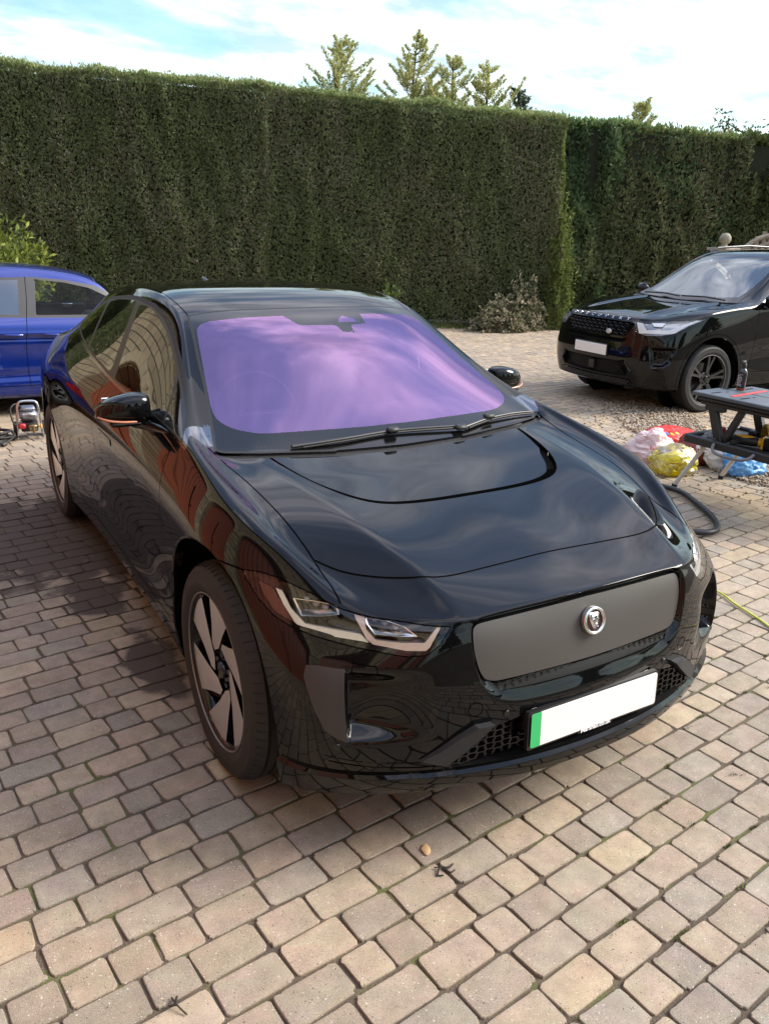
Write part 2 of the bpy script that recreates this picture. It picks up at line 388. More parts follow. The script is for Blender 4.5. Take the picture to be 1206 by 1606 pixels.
# soil / sand bed between the blocks, with moss
def joint_material():
    m=mat('joint_soil',(.09,.07,.05),.95); nt,N,L,p=nodes_of(m)
    tc=N.new('ShaderNodeTexCoord'); n=N.new('ShaderNodeTexNoise'); n.inputs['Scale'].default_value=3.2; n.inputs['Detail'].default_value=8; n.inputs['Roughness'].default_value=.7; L.new(tc.outputs['Object'],n.inputs['Vector'])
    r=N.new('ShaderNodeValToRGB'); e=r.color_ramp.elements; e[0].position=.42; e[0].color=(.075,.056,.040,1); e[1].position=.60; e[1].color=(.095,.105,.03,1)
    x=r.color_ramp.elements.new(.52); x.color=(.105,.08,.056,1)
    L.new(n.outputs[0],r.inputs[0])
    n2=N.new('ShaderNodeTexNoise'); n2.inputs['Scale'].default_value=240; L.new(tc.outputs['Object'],n2.inputs['Vector'])
    mx=N.new('ShaderNodeMix'); mx.data_type='RGBA'; mx.blend_type='MULTIPLY'; mx.inputs[0].default_value=.6; L.new(r.outputs[0],mx.inputs[6])
    r2=N.new('ShaderNodeValToRGB'); r2.color_ramp.elements[0].position=.3; r2.color_ramp.elements[0].color=(.5,.5,.5,1); r2.color_ramp.elements[1].position=.7; r2.color_ramp.elements[1].color=(1.5,1.5,1.4,1); L.new(n2.outputs[0],r2.inputs[0]); L.new(r2.outputs[0],mx.inputs[7])
    L.new(mx.outputs[2],p.inputs['Base Color'])
    b=N.new('ShaderNodeBump'); b.inputs['Strength'].default_value=.8; b.inputs['Distance'].default_value=.004; L.new(n2.outputs[0],b.inputs['Height']); L.new(b.outputs[0],p.inputs['Normal'])
    return m
def make_bed():
    # fine grid near the camera so the joint fill has uneven height
    xs=np.concatenate([[-60,-12],np.arange(-3.5,4.0,.03),[8,20,90]]); ys=np.concatenate([[-60,-6],np.arange(-1.8,4.5,.03),[8,20,120]])
    V=[];F=[]
    for y in ys:
        for x in xs:
            z=-.0085
            if -3.5<=x<=4 and -1.8<=y<=4.5: z=-.0065+.0035*noise.noise(Vector((x*9,y*9,0)))+.002*noise.noise(Vector((x*30,y*30,5)))
            V.append((x,y,z))
    n=len(xs)
    F=np.array([(j*n+i,j*n+i+1,(j+1)*n+i+1,(j+1)*n+i) for j in range(len(ys)-1) for i in range(n-1)])
    me=mesh_np('ground',V,F); me.shade_smooth()
    o=link('ground',me,joint_material()); tag(o,'dark soil bed showing between the paving blocks','ground',kind='structure')
make_bed()
# gravel patch: bed sheet + loose stones
def make_gravel():
    m=mat('gravel_stone',(.32,.27,.21),.8); nt,N,L,p=nodes_of(m)
    at=N.new('ShaderNodeAttribute'); at.attribute_name='col'; L.new(at.outputs['Color'],p.inputs['Base Color'])
    V=[];F=[];C=[];ico=[(0,0,1),(.894,0,.447),(.276,.851,.447),(-.724,.526,.447),(-.724,-.526,.447),(.276,-.851,.447),(.724,.526,-.447),(-.276,.851,-.447),(-.894,0,-.447),(-.276,-.851,-.447),(.724,-.526,-.447),(0,0,-1)]
    IF=[(0,1,2),(0,2,3),(0,3,4),(0,4,5),(0,5,1),(1,6,2),(2,7,3),(3,8,4),(4,9,5),(5,10,1),(2,6,7),(3,7,8),(4,8,9),(5,9,10),(1,10,6),(6,11,7),(7,11,8),(8,11,9),(9,11,10),(10,11,6)]
    ico=np.array(ico);IF=np.array(IF);n=0
    def edge_d(x,y):
        return min(math.hypot(x-a,y-b) for a,b in GRAVEL_POLY)
    for _ in range(26000):
        x,y=R.uniform(3.2,6.9),R.uniform(1.3,5.8)
        ins=in_poly(x,y,GRAVEL_POLY)
        if not ins and not (R.random()<.10 and edge_d(x,y)<.5): continue
        s=R.uniform(.007,.016)*(1 if ins else .8); M=np.array([R.uniform(.7,1.4),R.uniform(.7,1.3),R.uniform(.5,.9)])*s
        t=R.uniform(0,6.28);c,sn=math.cos(t),math.sin(t)
        P=ico*M*(1+NR.normal(0,.08,(12,1))); P=np.stack([P[:,0]*c-P[:,1]*sn,P[:,0]*sn+P[:,1]*c,P[:,2]],1)+[x,y,.002+s*.4+(R.uniform(0,.01) if ins else 0)]
        V.append(P);F.append(IF+n);n+=12
        b=R.choice([(.33,.26,.18),(.38,.32,.24),(.25,.18,.12),(.44,.38,.30),(.18,.135,.10),(.30,.22,.14)]);C+=[b]*12
    me=mesh_np('gravel',np.concatenate(V),np.concatenate(F))
    at=me.color_attributes.new('col','FLOAT_COLOR','POINT'); arr=np.ones((n,4),dtype=np.float32);arr[:,:3]=C;at.data.foreach_set('color',arr.ravel())
    o=link('gravel',me,m,smooth=True); tag(o,'loose tan gravel spread over the paving beside the dark off-roader','gravel',kind='stuff')
make_gravel()
# moss tufts and small weeds in the joints (foreground)
def make_moss():
    m=mat('moss',(.105,.125,.022),.9); noise_var(m,40,.5)
    V=[];F=[];n=0;a=math.radians(6.2); ca,sa=math.cos(a),math.sin(a)
    for _ in range(330):
        x=R.uniform(-1.7,1.9);y=R.uniform(-.9,1.4)
        k=n3(x,y,1.3,20)+.12*(x+.4)
        if k<.10: continue
        # snap to the nearest course joint
        p=x*ca+y*sa;q=-x*sa+y*ca; row=round((q+5.0)/.120); q=-5.0+row*.120
        if R.random()<.35: q+=R.uniform(-.05,.05)
        x=p*ca-q*sa;y=p*sa+q*ca
        for __ in range(R.randint(14,34)):
            bx=x+R.gauss(0,.012);by=y+R.gauss(0,.004);t=R.uniform(0,6.28);l=R.uniform(.003,.009);h=R.uniform(.002,.007);w=.0016
            dx,dy=math.cos(t),math.sin(t)
            V+= [(bx-dy*w,by+dx*w,-.006),(bx+dy*w,by-dx*w,-.006),(bx+dx*l,by+dy*l,-.004+h+.003)];F.append((n,n+1,n+2));n+=3
    o=link('moss',mesh_np('moss',V,np.array(F)),m); tag(o,'green moss growing in the joints of the foreground paving','moss',kind='stuff')
make_moss()
# ============================================================ SMOOTH BODY SHELLS, CUT INTO PANELS
def limit_shell(V, F, creases, levels=4, iters=6):
    """Catmull-Clark limit surface through the given points (half car, x<=0), mirrored; returns triangles"""
    me=bpy.data.meshes.new('tmp'); me.from_pydata([tuple(v) for v in V],[],[tuple(f) for f in F])
    a=me.attributes.new('crease_edge','FLOAT','EDGE')
    for i,e in enumerate(me.edges):
        k=(min(e.vertices),max(e.vertices))
        if k in creases: a.data[i].value=creases[k]
    ob=bpy.data.objects.new('tmp',me); COL.objects.link(ob)
    mm=ob.modifiers.new('m','MIRROR'); mm.use_clip=True
    s=ob.modifiers.new('s','SUBSURF'); s.levels=2; s.render_levels=2; s.use_limit_surface=True
    V0=[Vector(v) for v in V]
    for t in range(iters):
        dg=bpy.context.evaluated_depsgraph_get(); dg.update(); m2=ob.evaluated_get(dg).data
        for i,v in enumerate(me.vertices):
            e=V0[i]-m2.vertices[i].co; v.co+=e*.7
            if abs(V0[i].x)<1e-6: v.co.x=0
        me.update()
    s.levels=levels; dg=bpy.context.evaluated_depsgraph_get(); dg.update()
    m2=bpy.data.meshes.new_from_object(ob.evaluated_get(dg))
    bpy.data.objects.remove(ob); bpy.data.meshes.remove(me)
    n=len(m2.vertices); P=np.empty(n*3); m2.vertices.foreach_get('co',P); P=P.reshape(-1,3)
    m2.calc_loop_triangles(); T=np.empty(len(m2.loop_triangles)*3,dtype=np.int32); m2.loop_triangles.foreach_get('vertices',T)
    bpy.data.meshes.remove(m2)
    return P, T.reshape(-1,3)
def poly_sd(pts, U, W):
    """signed distance (negative inside) of points (U,W) to a closed polygon"""
    P=np.array(pts); Q=np.roll(P,-1,0); d=np.full(len(U),1e9); ins=np.zeros(len(U),bool)
    for (ax,ay),(bx,by) in zip(P,Q):
        ex,ey=bx-ax,by-ay; l=ex*ex+ey*ey+1e-12
        t=np.clip(((U-ax)*ex+(W-ay)*ey)/l,0,1); dd=np.hypot(U-ax-t*ex,W-ay-t*ey); d=np.minimum(d,dd)
        if by!=ay:
            c=((ay>W)!=(by>W))&(U<(bx-ax)*(W-ay)/(by-ay)+ax); ins^=c
    return np.where(ins,-d,d)
def line_d(pts, U, W):
    d=np.full(len(U),1e9)
    for (ax,ay),(bx,by) in zip(pts[:-1],pts[1:]):
        ex,ey=bx-ax,by-ay; l=ex*ex+ey*ey+1e-12
        t=np.clip(((U-ax)*ex+(W-ay)*ey)/l,0,1); d=np.minimum(d,np.hypot(U-ax-t*ex,W-ay-t*ey))
    return d
def line_s(pts, U, W):
    d=np.full(len(U),1e9); sg=np.ones(len(U))
    for (ax,ay),(bx,by) in zip(pts[:-1],pts[1:]):
        ex,ey=bx-ax,by-ay; l=ex*ex+ey*ey+1e-12
        t=np.clip(((U-ax)*ex+(W-ay)*ey)/l,0,1); dd=np.hypot(U-ax-t*ex,W-ay-t*ey); c=np.sign(ex*(W-ay)-ey*(U-ax)); c[c==0]=1
        b=dd<d; sg=np.where(b,c,sg); d=np.minimum(d,dd)
    return d*sg
class Shell:
    def __init__(s,P,T):
        s.P=P; s.T=T; s.lab=np.zeros(len(T),int); s.names=['body']; s.normals()
    def normals(s):
        P,T=s.P,s.T; n=np.cross(P[T[:,1]]-P[T[:,0]],P[T[:,2]]-P[T[:,0]]); N=np.zeros_like(P)
        for k in range(3): np.add.at(N,T[:,k],n)
        s.N=N/(np.linalg.norm(N,axis=1,keepdims=True)+1e-12)
    def L(s,name):
        if name not in s.names: s.names.append(name)
        return s.names.index(name)
    def cen(s): return s.P[s.T].mean(1)
    def cut(s, f, tmask, eps=2e-4):
        """split triangles in tmask along f=0; f takes (P) -> values"""
        vm=np.zeros(len(s.P),bool); vm[s.T[tmask].ravel()]=True
        val=np.ones(len(s.P)); idx=np.where(vm)[0]
        if not len(idx): return val
        val[idx]=f(s.P[idx]); val[idx]=np.where(np.abs(val[idx])<eps,0,val[idx])
        T=s.T; sv=np.sign(val[T]); cr=tmask&(sv.min(1)<0)&(sv.max(1)>0)
        C=np.where(cr)[0]
        if len(C):
            tri=T[C]; v=val[tri]; E={}; newP=[];newN=[]; base=len(s.P)
            def ev(a,b):
                k=(a,b) if a<b else (b,a)
                if k not in E:
                    t=val[k[0]]/(val[k[0]]-val[k[1]]); E[k]=base+len(newP)
                    newP.append(s.P[k[0]]*(1-t)+s.P[k[1]]*t); q=s.N[k[0]]*(1-t)+s.N[k[1]]*t; newN.append(q/np.linalg.norm(q))
                return E[k]
            nt=[];nl=[]
            for tr,vv,lb in zip(tri.tolist(),v.tolist(),s.lab[C].tolist()):
                sg=[(x>0)-(x<0) for x in vv]
                if 0 in sg:
                    z=sg.index(0); a,b,c=tr[z],tr[(z+1)%3],tr[(z+2)%3]; m=ev(b,c)
                    nt+=[(a,b,m),(a,m,c)]; nl+=[lb,lb]
                else:
                    z=0
                    for z in range(3):
                        if sg[z]!=sg[(z+1)%3] and sg[z]!=sg[(z+2)%3]: break
                    a,b,c=tr[z],tr[(z+1)%3],tr[(z+2)%3]; m,n=ev(a,b),ev(a,c)
                    nt+=[(a,m,n),(m,b,c),(m,c,n)]; nl+=[lb]*3
            keep=~cr; s.T=np.concatenate([T[keep],np.array(nt)]); s.lab=np.concatenate([s.lab[keep],nl])
            if newP:
                s.P=np.concatenate([s.P,newP]); s.N=np.concatenate([s.N,newN]); val=np.concatenate([val,np.zeros(len(newP))])
        return val
    def region(s, proj, pts, name, where, src=None):
        """label everything inside polygon pts as name; where(cen)->mask; src = labels allowed"""
        f=lambda P:(lambda q:poly_sd(pts,q[0],q[1]))(proj(P))
        def mk():
            m=where(s.cen())
            if src is not None: m&=np.isin(s.lab,[s.L(x) for x in src])
            return m
        s.cut(f,mk()); m=mk(); c=s.cen(); i=np.where(m)[0]
        if len(i):
            q=proj(c[i]); ins=poly_sd(pts,q[0],q[1])<0; s.lab[i[ins]]=s.L(name)
    def gap(s, proj, line, w, where, name='gap', src=None, closed=False):
        pts=list(line)+([line[0]] if closed else [])
        f=lambda P:(lambda q:line_d(pts,q[0],q[1])-w/2)(proj(P))
        def mk():
            c=s.cen(); m=where(c); i=np.where(m)[0]
            if len(i):
                q=proj(c[i]); near=line_d(pts,q[0],q[1])<.03; mm=np.zeros(len(c),bool); mm[i[near]]=True; m=mm
            if src is not None: m&=np.isin(s.lab,[s.L(x) for x in src])
            return m
        # refine along the (signed) centre line first, then cut both edges
        s.cut(lambda P:(lambda q:line_s(pts,q[0],q[1]))(proj(P)),mk())
        s.cut(lambda P:(lambda q:line_d(pts,q[0],q[1])-w*1.6)(proj(P)),mk())
        s.cut(f,mk()); m=mk(); c=s.cen(); i=np.where(m)[0]
        if len(i):
            q=proj(c[i]); ins=line_d(pts,q[0],q[1])<w/2; s.lab[i[ins]]=s.L(name)
    def move(s, fn, where=None):
        """displace vertices; fn(P,N)->(offset vectors)"""
        s.P=s.P+fn(s.P,s.N)
    def comps(s, names):
        """connected pieces of the triangles carrying one of the labels"""
        m=np.where(np.isin(s.lab,[s.L(x) for x in names]))[0]; T=s.T[m]
        par=np.arange(len(s.P))
        # label propagation on vertices
        for _ in range(4000):
            a=par[T].min(1); old=par.copy()
            for k in range(3): np.minimum.at(par,T[:,k],a)
            par=par[par]
            if (par==old).all(): break
        r=par[T[:,0]]; out=[]
        for v in np.unique(r): out.append(m[r==v])
        return out
    def emit(s, name, tris, m, parent, sink=0, smooth=True, midx=None, flip=False):
        T=s.T[tris]; u,inv=np.unique(T.ravel(),return_inverse=True); F=inv.reshape(-1,3)
        V=s.P[u]-(s.N[u]*sink if sink else 0)
        if flip: F=F[:,::-1]
        me=mesh_np(name,V,F,midx); me.shade_smooth() if smooth else None
        return link(name,me,m,parent)
    def emit_label(s,lab,name,m,parent,sink=0):
        t=np.where(s.lab==s.L(lab))[0]
        if len(t): return s.emit(name,t,m,parent,sink)
def SIDE(P): return P[:,1],P[:,2]
def TOP(P): return np.abs(P[:,0]),P[:,1]
def FRONT(P): return np.abs(P[:,0]),P[:,2]
def CORNER(P): return np.abs(P[:,0])+P[:,1],P[:,2]
def sstep(x): x=np.clip(x,0,1); return x*x*(3-2*x)
def grid_cage(A,B,top_cols,start,creases):
    """A: stations (bottom->crest) front centre -> rear centre; B: top rows, joined to A's crest from station `start`"""
    NS,NT=len(A),len(A[0]); V=[];F=[];cr={}
    aid=[[None]*NT for _ in range(NS)]
    for s in range(NS):
        for t in range(NT): aid[s][t]=len(V); h,y,z=A[s][t]; V.append((-h,y,z))
    for s in range(NS-1):
        for t in range(NT-1): F.append((aid[s][t],aid[s][t+1],aid[s+1][t+1],aid[s+1][t]))
    g=[[aid[c][NT-1] for c in range(top_cols+1)]]
    for r,row in enumerate(B):
        ids=[]
        for p in row: ids.append(len(V)); V.append((-p[0],p[1],p[2]))
        ids.append(aid[start+r][NT-1]); g.append(ids)
    g.append([aid[NS-1-c][NT-1] for c in range(top_cols+1)])
    for r in range(len(g)-1):
        for c in range(top_cols): F.append((g[r][c],g[r+1][c],g[r+1][c+1],g[r][c+1]))
    def e(a,b,w): cr[(min(a,b),max(a,b))]=w
    creases(e,aid,g,NS,NT)
    return V,F,cr
# ============================================================ MAIN CAR: black electric crossover
M_paint=mat('black_paint',(.003,.003,.0034),.022,coat=.0,spec=.34)
M_gloss=mat('gloss_black_trim',(.004,.004,.004),.12)
M_satin=mat('satin_black',(.012,.012,.012),.38)
M_dark=mat('dark_void',(.003,.003,.003),.9,spec=.1)
M_plast=mat('black_plastic',(.018,.018,.018),.55); noise_var(M_plast,40,.2,.25,900,bdist=.0006)
M_rub=mat('rubber_seal',(.009,.009,.009),.6)
M_chrome=mat('chrome',(.78,.78,.78),.08,metal=1)
M_silver=mat('machined_silver',(.84,.82,.80),.36,metal=1)
M_grey=mat('satin_grey_panel',(.085,.078,.072),.42,metal=.35); noise_var(M_grey,3,.06)
def tyre_mat():
    m=mat('tyre_rubber',(.010,.0095,.009),.62); noise_var(m,14,.35,.3,300,bdist=.0005); return m
M_tyre=tyre_mat()
def glass_mat(name,gtint,ttint,base,rough=.0,fres=1.5):
    m=bpy.data.materials.new(name); m.use_nodes=True; nt=m.node_tree; N=nt.nodes; L=nt.links; N.clear()
    out=N.new('ShaderNodeOutputMaterial'); g=N.new('ShaderNodeBsdfGlossy'); g.inputs['Color'].default_value=rgba(gtint); g.inputs['Roughness'].default_value=rough
    t=N.new('ShaderNodeBsdfTransparent'); t.inputs['Color'].default_value=rgba(ttint)
    f=N.new('ShaderNodeFresnel'); f.inputs['IOR'].default_value=fres
    mr=N.new('ShaderNodeMapRange'); mr.inputs[1].default_value=0; mr.inputs[2].default_value=1; mr.inputs[3].default_value=base; mr.inputs[4].default_value=1; L.new(f.outputs[0],mr.inputs[0])
    mx=N.new('ShaderNodeMixShader'); L.new(mr.outputs[0],mx.inputs[0]); L.new(t.outputs[0],mx.inputs[1]); L.new(g.outputs[0],mx.inputs[2]); L.new(mx.outputs[0],out.inputs[0])
    _mats[name]=m; return m
M_ws=glass_mat('tinted_film_glass',(.93,.58,.98),(.66,.50,.68),.23)
M_sideg=glass_mat('dark_tinted_glass',(1,1,1),(.10,.10,.10),.03)
M_sidef=glass_mat('front_door_glass',(1,1,1),(.45,.46,.45),.03)
M_clear=glass_mat('clear_lens',(1,1,1),(.95,.95,.95),.01)
def emb(P,f): return P
JA=[
[(0,0.13,0.263),(0,0.03,0.273),(0,0.02,0.33),(0,0.022,0.45),(0,0.027,0.53),(0,0.045,0.64),(0,0.065,0.73),(0,0.095,0.8)],
[(0.24,0.14,0.263),(0.24,0.045,0.273),(0.24,0.035,0.33),(0.24,0.037,0.45),(0.24,0.042,0.53),(0.24,0.055,0.64),(0.24,0.075,0.73),(0.24,0.105,0.798)],
[(0.43,0.17,0.256),(0.44,0.095,0.268),(0.45,0.078,0.33),(0.46,0.076,0.45),(0.455,0.075,0.56),(0.45,0.085,0.66),(0.45,0.1,0.74),(0.445,0.12,0.79)],
[(0.58,0.22,0.24),(0.6,0.16,0.255),(0.62,0.142,0.32),(0.63,0.14,0.44),(0.63,0.135,0.56),(0.62,0.145,0.66),(0.61,0.175,0.735),(0.6,0.225,0.79)],
[(0.72,0.31,0.227),(0.745,0.255,0.242),(0.765,0.227,0.32),(0.775,0.21,0.44),(0.775,0.21,0.56),(0.765,0.235,0.66),(0.745,0.29,0.74),(0.71,0.35,0.81)],
[(0.83,0.42,0.208),(0.855,0.385,0.223),(0.87,0.347,0.32),(0.875,0.33,0.44),(0.875,0.33,0.56),(0.865,0.355,0.67),(0.845,0.43,0.76),(0.79,0.5,0.868)],
[(0.87,0.58,0.18),(0.905,0.57,0.2),(0.92,0.54,0.33),(0.925,0.53,0.46),(0.925,0.54,0.58),(0.922,0.57,0.7),(0.905,0.62,0.81),(0.84,0.66,0.935)],
[(0.88,0.87,0.18),(0.93,0.87,0.2),(0.945,0.87,0.34),(0.948,0.87,0.48),(0.95,0.87,0.62),(0.95,0.87,0.75),(0.938,0.87,0.87),(0.862,0.87,0.985)],
[(0.86,1.22,0.18),(0.905,1.22,0.205),(0.925,1.22,0.34),(0.925,1.22,0.48),(0.935,1.22,0.62),(0.942,1.22,0.76),(0.93,1.22,0.9),(0.852,1.22,1.042)],
[(0.85,1.6,0.18),(0.89,1.6,0.21),(0.918,1.6,0.34),(0.916,1.6,0.48),(0.923,1.6,0.62),(0.932,1.6,0.77),(0.925,1.6,0.92),(0.855,1.6,1.068)],
[(0.85,2.1,0.18),(0.89,2.1,0.215),(0.918,2.1,0.35),(0.906,2.1,0.49),(0.913,2.1,0.63),(0.93,2.1,0.79),(0.926,2.1,0.94),(0.86,2.1,1.105)],
[(0.85,2.6,0.18),(0.89,2.6,0.22),(0.92,2.6,0.36),(0.911,2.6,0.5),(0.918,2.6,0.65),(0.935,2.6,0.81),(0.93,2.6,0.97),(0.858,2.6,1.145)],
[(0.86,3.1,0.19),(0.9,3.1,0.225),(0.93,3.1,0.36),(0.925,3.1,0.5),(0.93,3.1,0.66),(0.945,3.1,0.83),(0.938,3.1,1),(0.845,3.1,1.185)],
[(0.88,3.5,0.19),(0.925,3.5,0.23),(0.945,3.5,0.36),(0.95,3.5,0.5),(0.955,3.5,0.66),(0.958,3.5,0.83),(0.94,3.5,1),(0.83,3.5,1.185)],
[(0.88,3.86,0.2),(0.93,3.86,0.24),(0.95,3.86,0.37),(0.955,3.86,0.5),(0.96,3.86,0.66),(0.96,3.86,0.82),(0.938,3.86,0.98),(0.82,3.86,1.15)],
[(0.83,4.45,0.25),(0.86,4.47,0.3),(0.88,4.47,0.42),(0.885,4.45,0.54),(0.88,4.42,0.68),(0.87,4.4,0.82),(0.85,4.36,0.96),(0.77,4.34,1.085)],
[(0.72,4.57,0.25),(0.74,4.6,0.3),(0.75,4.61,0.42),(0.75,4.6,0.54),(0.745,4.58,0.68),(0.735,4.56,0.82),(0.72,4.53,0.96),(0.67,4.49,1.07)],
[(0.6,4.61,0.25),(0.62,4.65,0.3),(0.62,4.66,0.42),(0.62,4.66,0.54),(0.62,4.64,0.68),(0.61,4.62,0.82),(0.6,4.6,0.96),(0.57,4.57,1.065)],
[(0.45,4.63,0.25),(0.45,4.67,0.3),(0.45,4.68,0.42),(0.45,4.68,0.54),(0.45,4.66,0.68),(0.45,4.65,0.82),(0.44,4.63,0.96),(0.43,4.6,1.06)],
[(0.24,4.64,0.25),(0.24,4.68,0.3),(0.24,4.69,0.42),(0.24,4.69,0.54),(0.24,4.67,0.68),(0.24,4.66,0.82),(0.24,4.64,0.96),(0.24,4.61,1.058)],
[(0,4.64,0.25),(0,4.68,0.3),(0,4.69,0.42),(0,4.69,0.54),(0,4.67,0.68),(0,4.66,0.82),(0,4.64,0.96),(0,4.61,1.056)]]
JB=[
[(0,.30,.858),(.24,.31,.858),(.485,.33,.874),(.66,.45,.845),(.755,.56,.885)],
[(0,.66,.925),(.26,.67,.928),(.545,.68,.952),(.705,.72,.943),(.79,.79,.962)],
[(0,1.17,.995),(.30,1.175,1.0),(.60,1.20,1.018),(.763,1.245,1.034),(.815,1.25,1.052)],
[(0,1.59,1.235),(.28,1.60,1.236),(.52,1.63,1.232),(.685,1.69,1.222),(.735,1.66,1.195)],
[(0,2.05,1.462),(.24,2.06,1.460),(.44,2.08,1.452),(.588,2.115,1.435),(.645,2.10,1.385)],
[(0,2.6,1.533),(.24,2.6,1.530),(.44,2.6,1.520),(.572,2.6,1.503),(.64,2.6,1.455)],
[(0,3.1,1.520),(.24,3.1,1.517),(.43,3.1,1.508),(.555,3.1,1.492),(.635,3.1,1.445)],
[(0,3.55,1.475),(.22,3.55,1.472),(.41,3.55,1.463),(.53,3.55,1.447),(.63,3.52,1.385)],
[(0,4.08,1.375),(.21,4.07,1.372),(.39,4.05,1.362),(.50,4.02,1.345),(.62,3.95,1.25)],
]
def jcr(e,a,g,NS,NT):
    for r in range(3,10): e(g[r][5],g[r+1][5],.7)
    for c in range(3): e(g[3][c],g[3][c+1],(.9,.9,.6)[c])
    for r in range(0,3): e(g[r][2],g[r+1][2],(.75,.8,.5)[r])
    for r in range(3,5): e(g[r][3],g[r+1][3],.5)
    for c in range(5): e(g[9][c],g[9][c+1],.8)
    for s in range(NS-1): e(a[s][0],a[s+1][0],1); e(a[s][1],a[s+1][1],.6)
    for s in range(0,3): e(a[s][7],a[s+1][7],.6)
def sym(h): return h+[(-x,y) for x,y in h[::-1]]
def build_main_car():
    car=thing('parked_car','glossy black electric crossover with purple tinted windscreen and white number plate in the foreground','car',(0,2.3,0))
    inv=Matrix.Translation((0,-2.3,0))
    V,F,cr=grid_cage(JA,JB,5,6,jcr)
    P,T=limit_shell(V,F,cr,4); S=Shell(P,T)
    up=lambda c:(c[:,2]>.95)&(c[:,1]>1.05)&(c[:,1]<2.3)
    # --- windscreen
    ws=[(0,1.178),(.30,1.186),(.60,1.212),(.725,1.245),(.748,1.262),(.742,1.29),(.697,1.46),(.655,1.64),(.625,1.80),(.603,1.90),(.580,2.02),(.568,2.088),(.44,2.068),(.24,2.045),(0,2.037)]
    S.region(TOP,sym(ws),'frit',up,['body'])
    fr=[(0,1.288),(.15,1.288),(.504,1.304),(.597,1.328),(.650,1.365),(.680,1.42),(.682,1.48),(.657,1.60),(.62,1.76),(.578,1.94),(.555,1.985),(.51,2.0),(.40,1.985),(.20,1.970),(0,1.962)]
    S.region(TOP,sym(crom(fr,3)),'wsglass',up,['frit'])
    SG=lambda P:(P[:,0],P[:,1])
    S.region(SG,[(-.20,2.03),(-.125,1.885),(.05,1.875),(.065,1.822),(.12,1.822),(.13,1.875),(.215,1.885),(.24,2.03)],'frit',up,['wsglass'])
    S.region(SG,[(.075,1.897),(.12,1.955),(.195,1.902)],'wsglass',up,['frit'])
    S.gap(TOP,sym(ws)[1:-1],.011,up,'seal',['body','frit'])
    # --- side windows
    side=lambda c:(np.abs(c[:,0])>.5)&(c[:,2]>.98)&(c[:,1]>1.2)&(c[:,1]<3.9)
    dlo=[(1.285,1.050),(1.44,1.062),(1.80,1.083),(2.095,1.104),(2.443,1.130),(2.80,1.165),(3.127,1.203),(3.45,1.24),(3.56,1.262),(3.52,1.30),(3.40,1.362),(3.19,1.424),(2.834,1.458),(2.648,1.464),(2.393,1.450),(2.2,1.414),(2.042,1.363),(1.872,1.293),(1.632,1.190),(1.40,1.096)]
    S.region(SIDE,dlo,'pillar',side,['body'])
    S.region(SIDE,[(1.34,1.068),(1.80,1.094),(2.33,1.135),(2.585,1.438),(2.50,1.441),(2.393,1.434),(2.245,1.402),(2.099,1.361),(1.914,1.290),(1.723,1.211),(1.533,1.130),(1.40,1.083)],'fglass',side,['pillar'])
    S.gap(SIDE,[(1.85,1.30),(1.56,1.06)],.012,side,'pillar',['fglass'])
    S.region(SIDE,[(2.42,1.146),(2.80,1.180),(2.93,1.194),(3.15,1.408),(3.0,1.432),(2.80,1.446),(2.665,1.450)],'rglass',side,['pillar'])
    S.region(SIDE,[(2.97,1.20),(3.40,1.247),(3.49,1.268),(3.45,1.30),(3.36,1.352),(3.20,1.402)],'rglass',side,['pillar'])
    S.gap(SIDE,dlo[::-1][:1]+dlo[:9],.012,side,'molding',['body','pillar'])
    S.gap(SIDE,dlo[8:],.016,side,'seal',['body','pillar'])
    # --- hood
    top=lambda c:(c[:,1]<1.3)&(c[:,2]>.74)&(S_N(c,S)>.25)
    def S_N(c,S):
        # face normal z
        a=S.P[S.T[:,1]]-S.P[S.T[:,0]]; b=S.P[S.T[:,2]]-S.P[S.T[:,0]]; n=np.cross(a,b); return n[:,2]/(np.linalg.norm(n,axis=1)+1e-12)
    hg=crom([(.772,1.27),(.765,1.236),(.737,1.012),(.726,.824),(.717,.654),(.709,.532),(.711,.43),(.714,.345)],4)
    hg=[(x,y) for x,y in hg]
    S.gap(TOP,hg,.0055,top,'gap',['body'])
    sh=crom([(.708,.527),(.656,.452),(.595,.385),(.524,.320),(.470,.285),(.388,.272),(.225,.280),(0,.285),(-.2,.283)],5)
    S.gap(TOP,sh,.0065,lambda c:top(c)&(np.abs(c[:,0])<.708),'gap',['body'])
    S.region(TOP,sym([(0,1.135),(.30,1.142),(.58,1.166),(.70,1.195),(.757,1.222),(.765,1.236),(.75,1.262),(.725,1.245),(.6,1.212),(.3,1.186),(0,1.178)]),'cowl',top,['body'])
    # hood nostril: sunken centre panel
    ho=crom([(.585,1.19),(.572,1.10),(.553,1.01),(.527,.92),(.492,.835),(.445,.762),(.385,.715),(.30,.695),(.15,.687),(0,.685)],3)
    hi=crom([(.572,1.19),(.557,1.10),(.535,1.01),(.507,.925),(.468,.85),(.420,.785),(.362,.745),(.285,.728),(.15,.721),(0,.719)],3)
    hb=lambda c:top(c)&(c[:,1]>.6)&(c[:,1]<1.19)
    S.region(TOP,sym(ho),'hoodband',hb,['body'])
    S.region(TOP,sym(hi),'hoodpanel',hb,['hoodband'])
    S.region(TOP,[(.545,.99),(.515,.90),(.475,.815),(.435,.765),(.405,.775),(.445,.83),(.485,.91)],'vent',lambda c:hb(c)&(c[:,0]>0),['hoodband','hoodpanel'])
    # --- headlamps (corner projection h+Y, z)
    cor=lambda c:(c[:,1]<.9)&(c[:,2]<.90)&(np.abs(c[:,0])>.38)
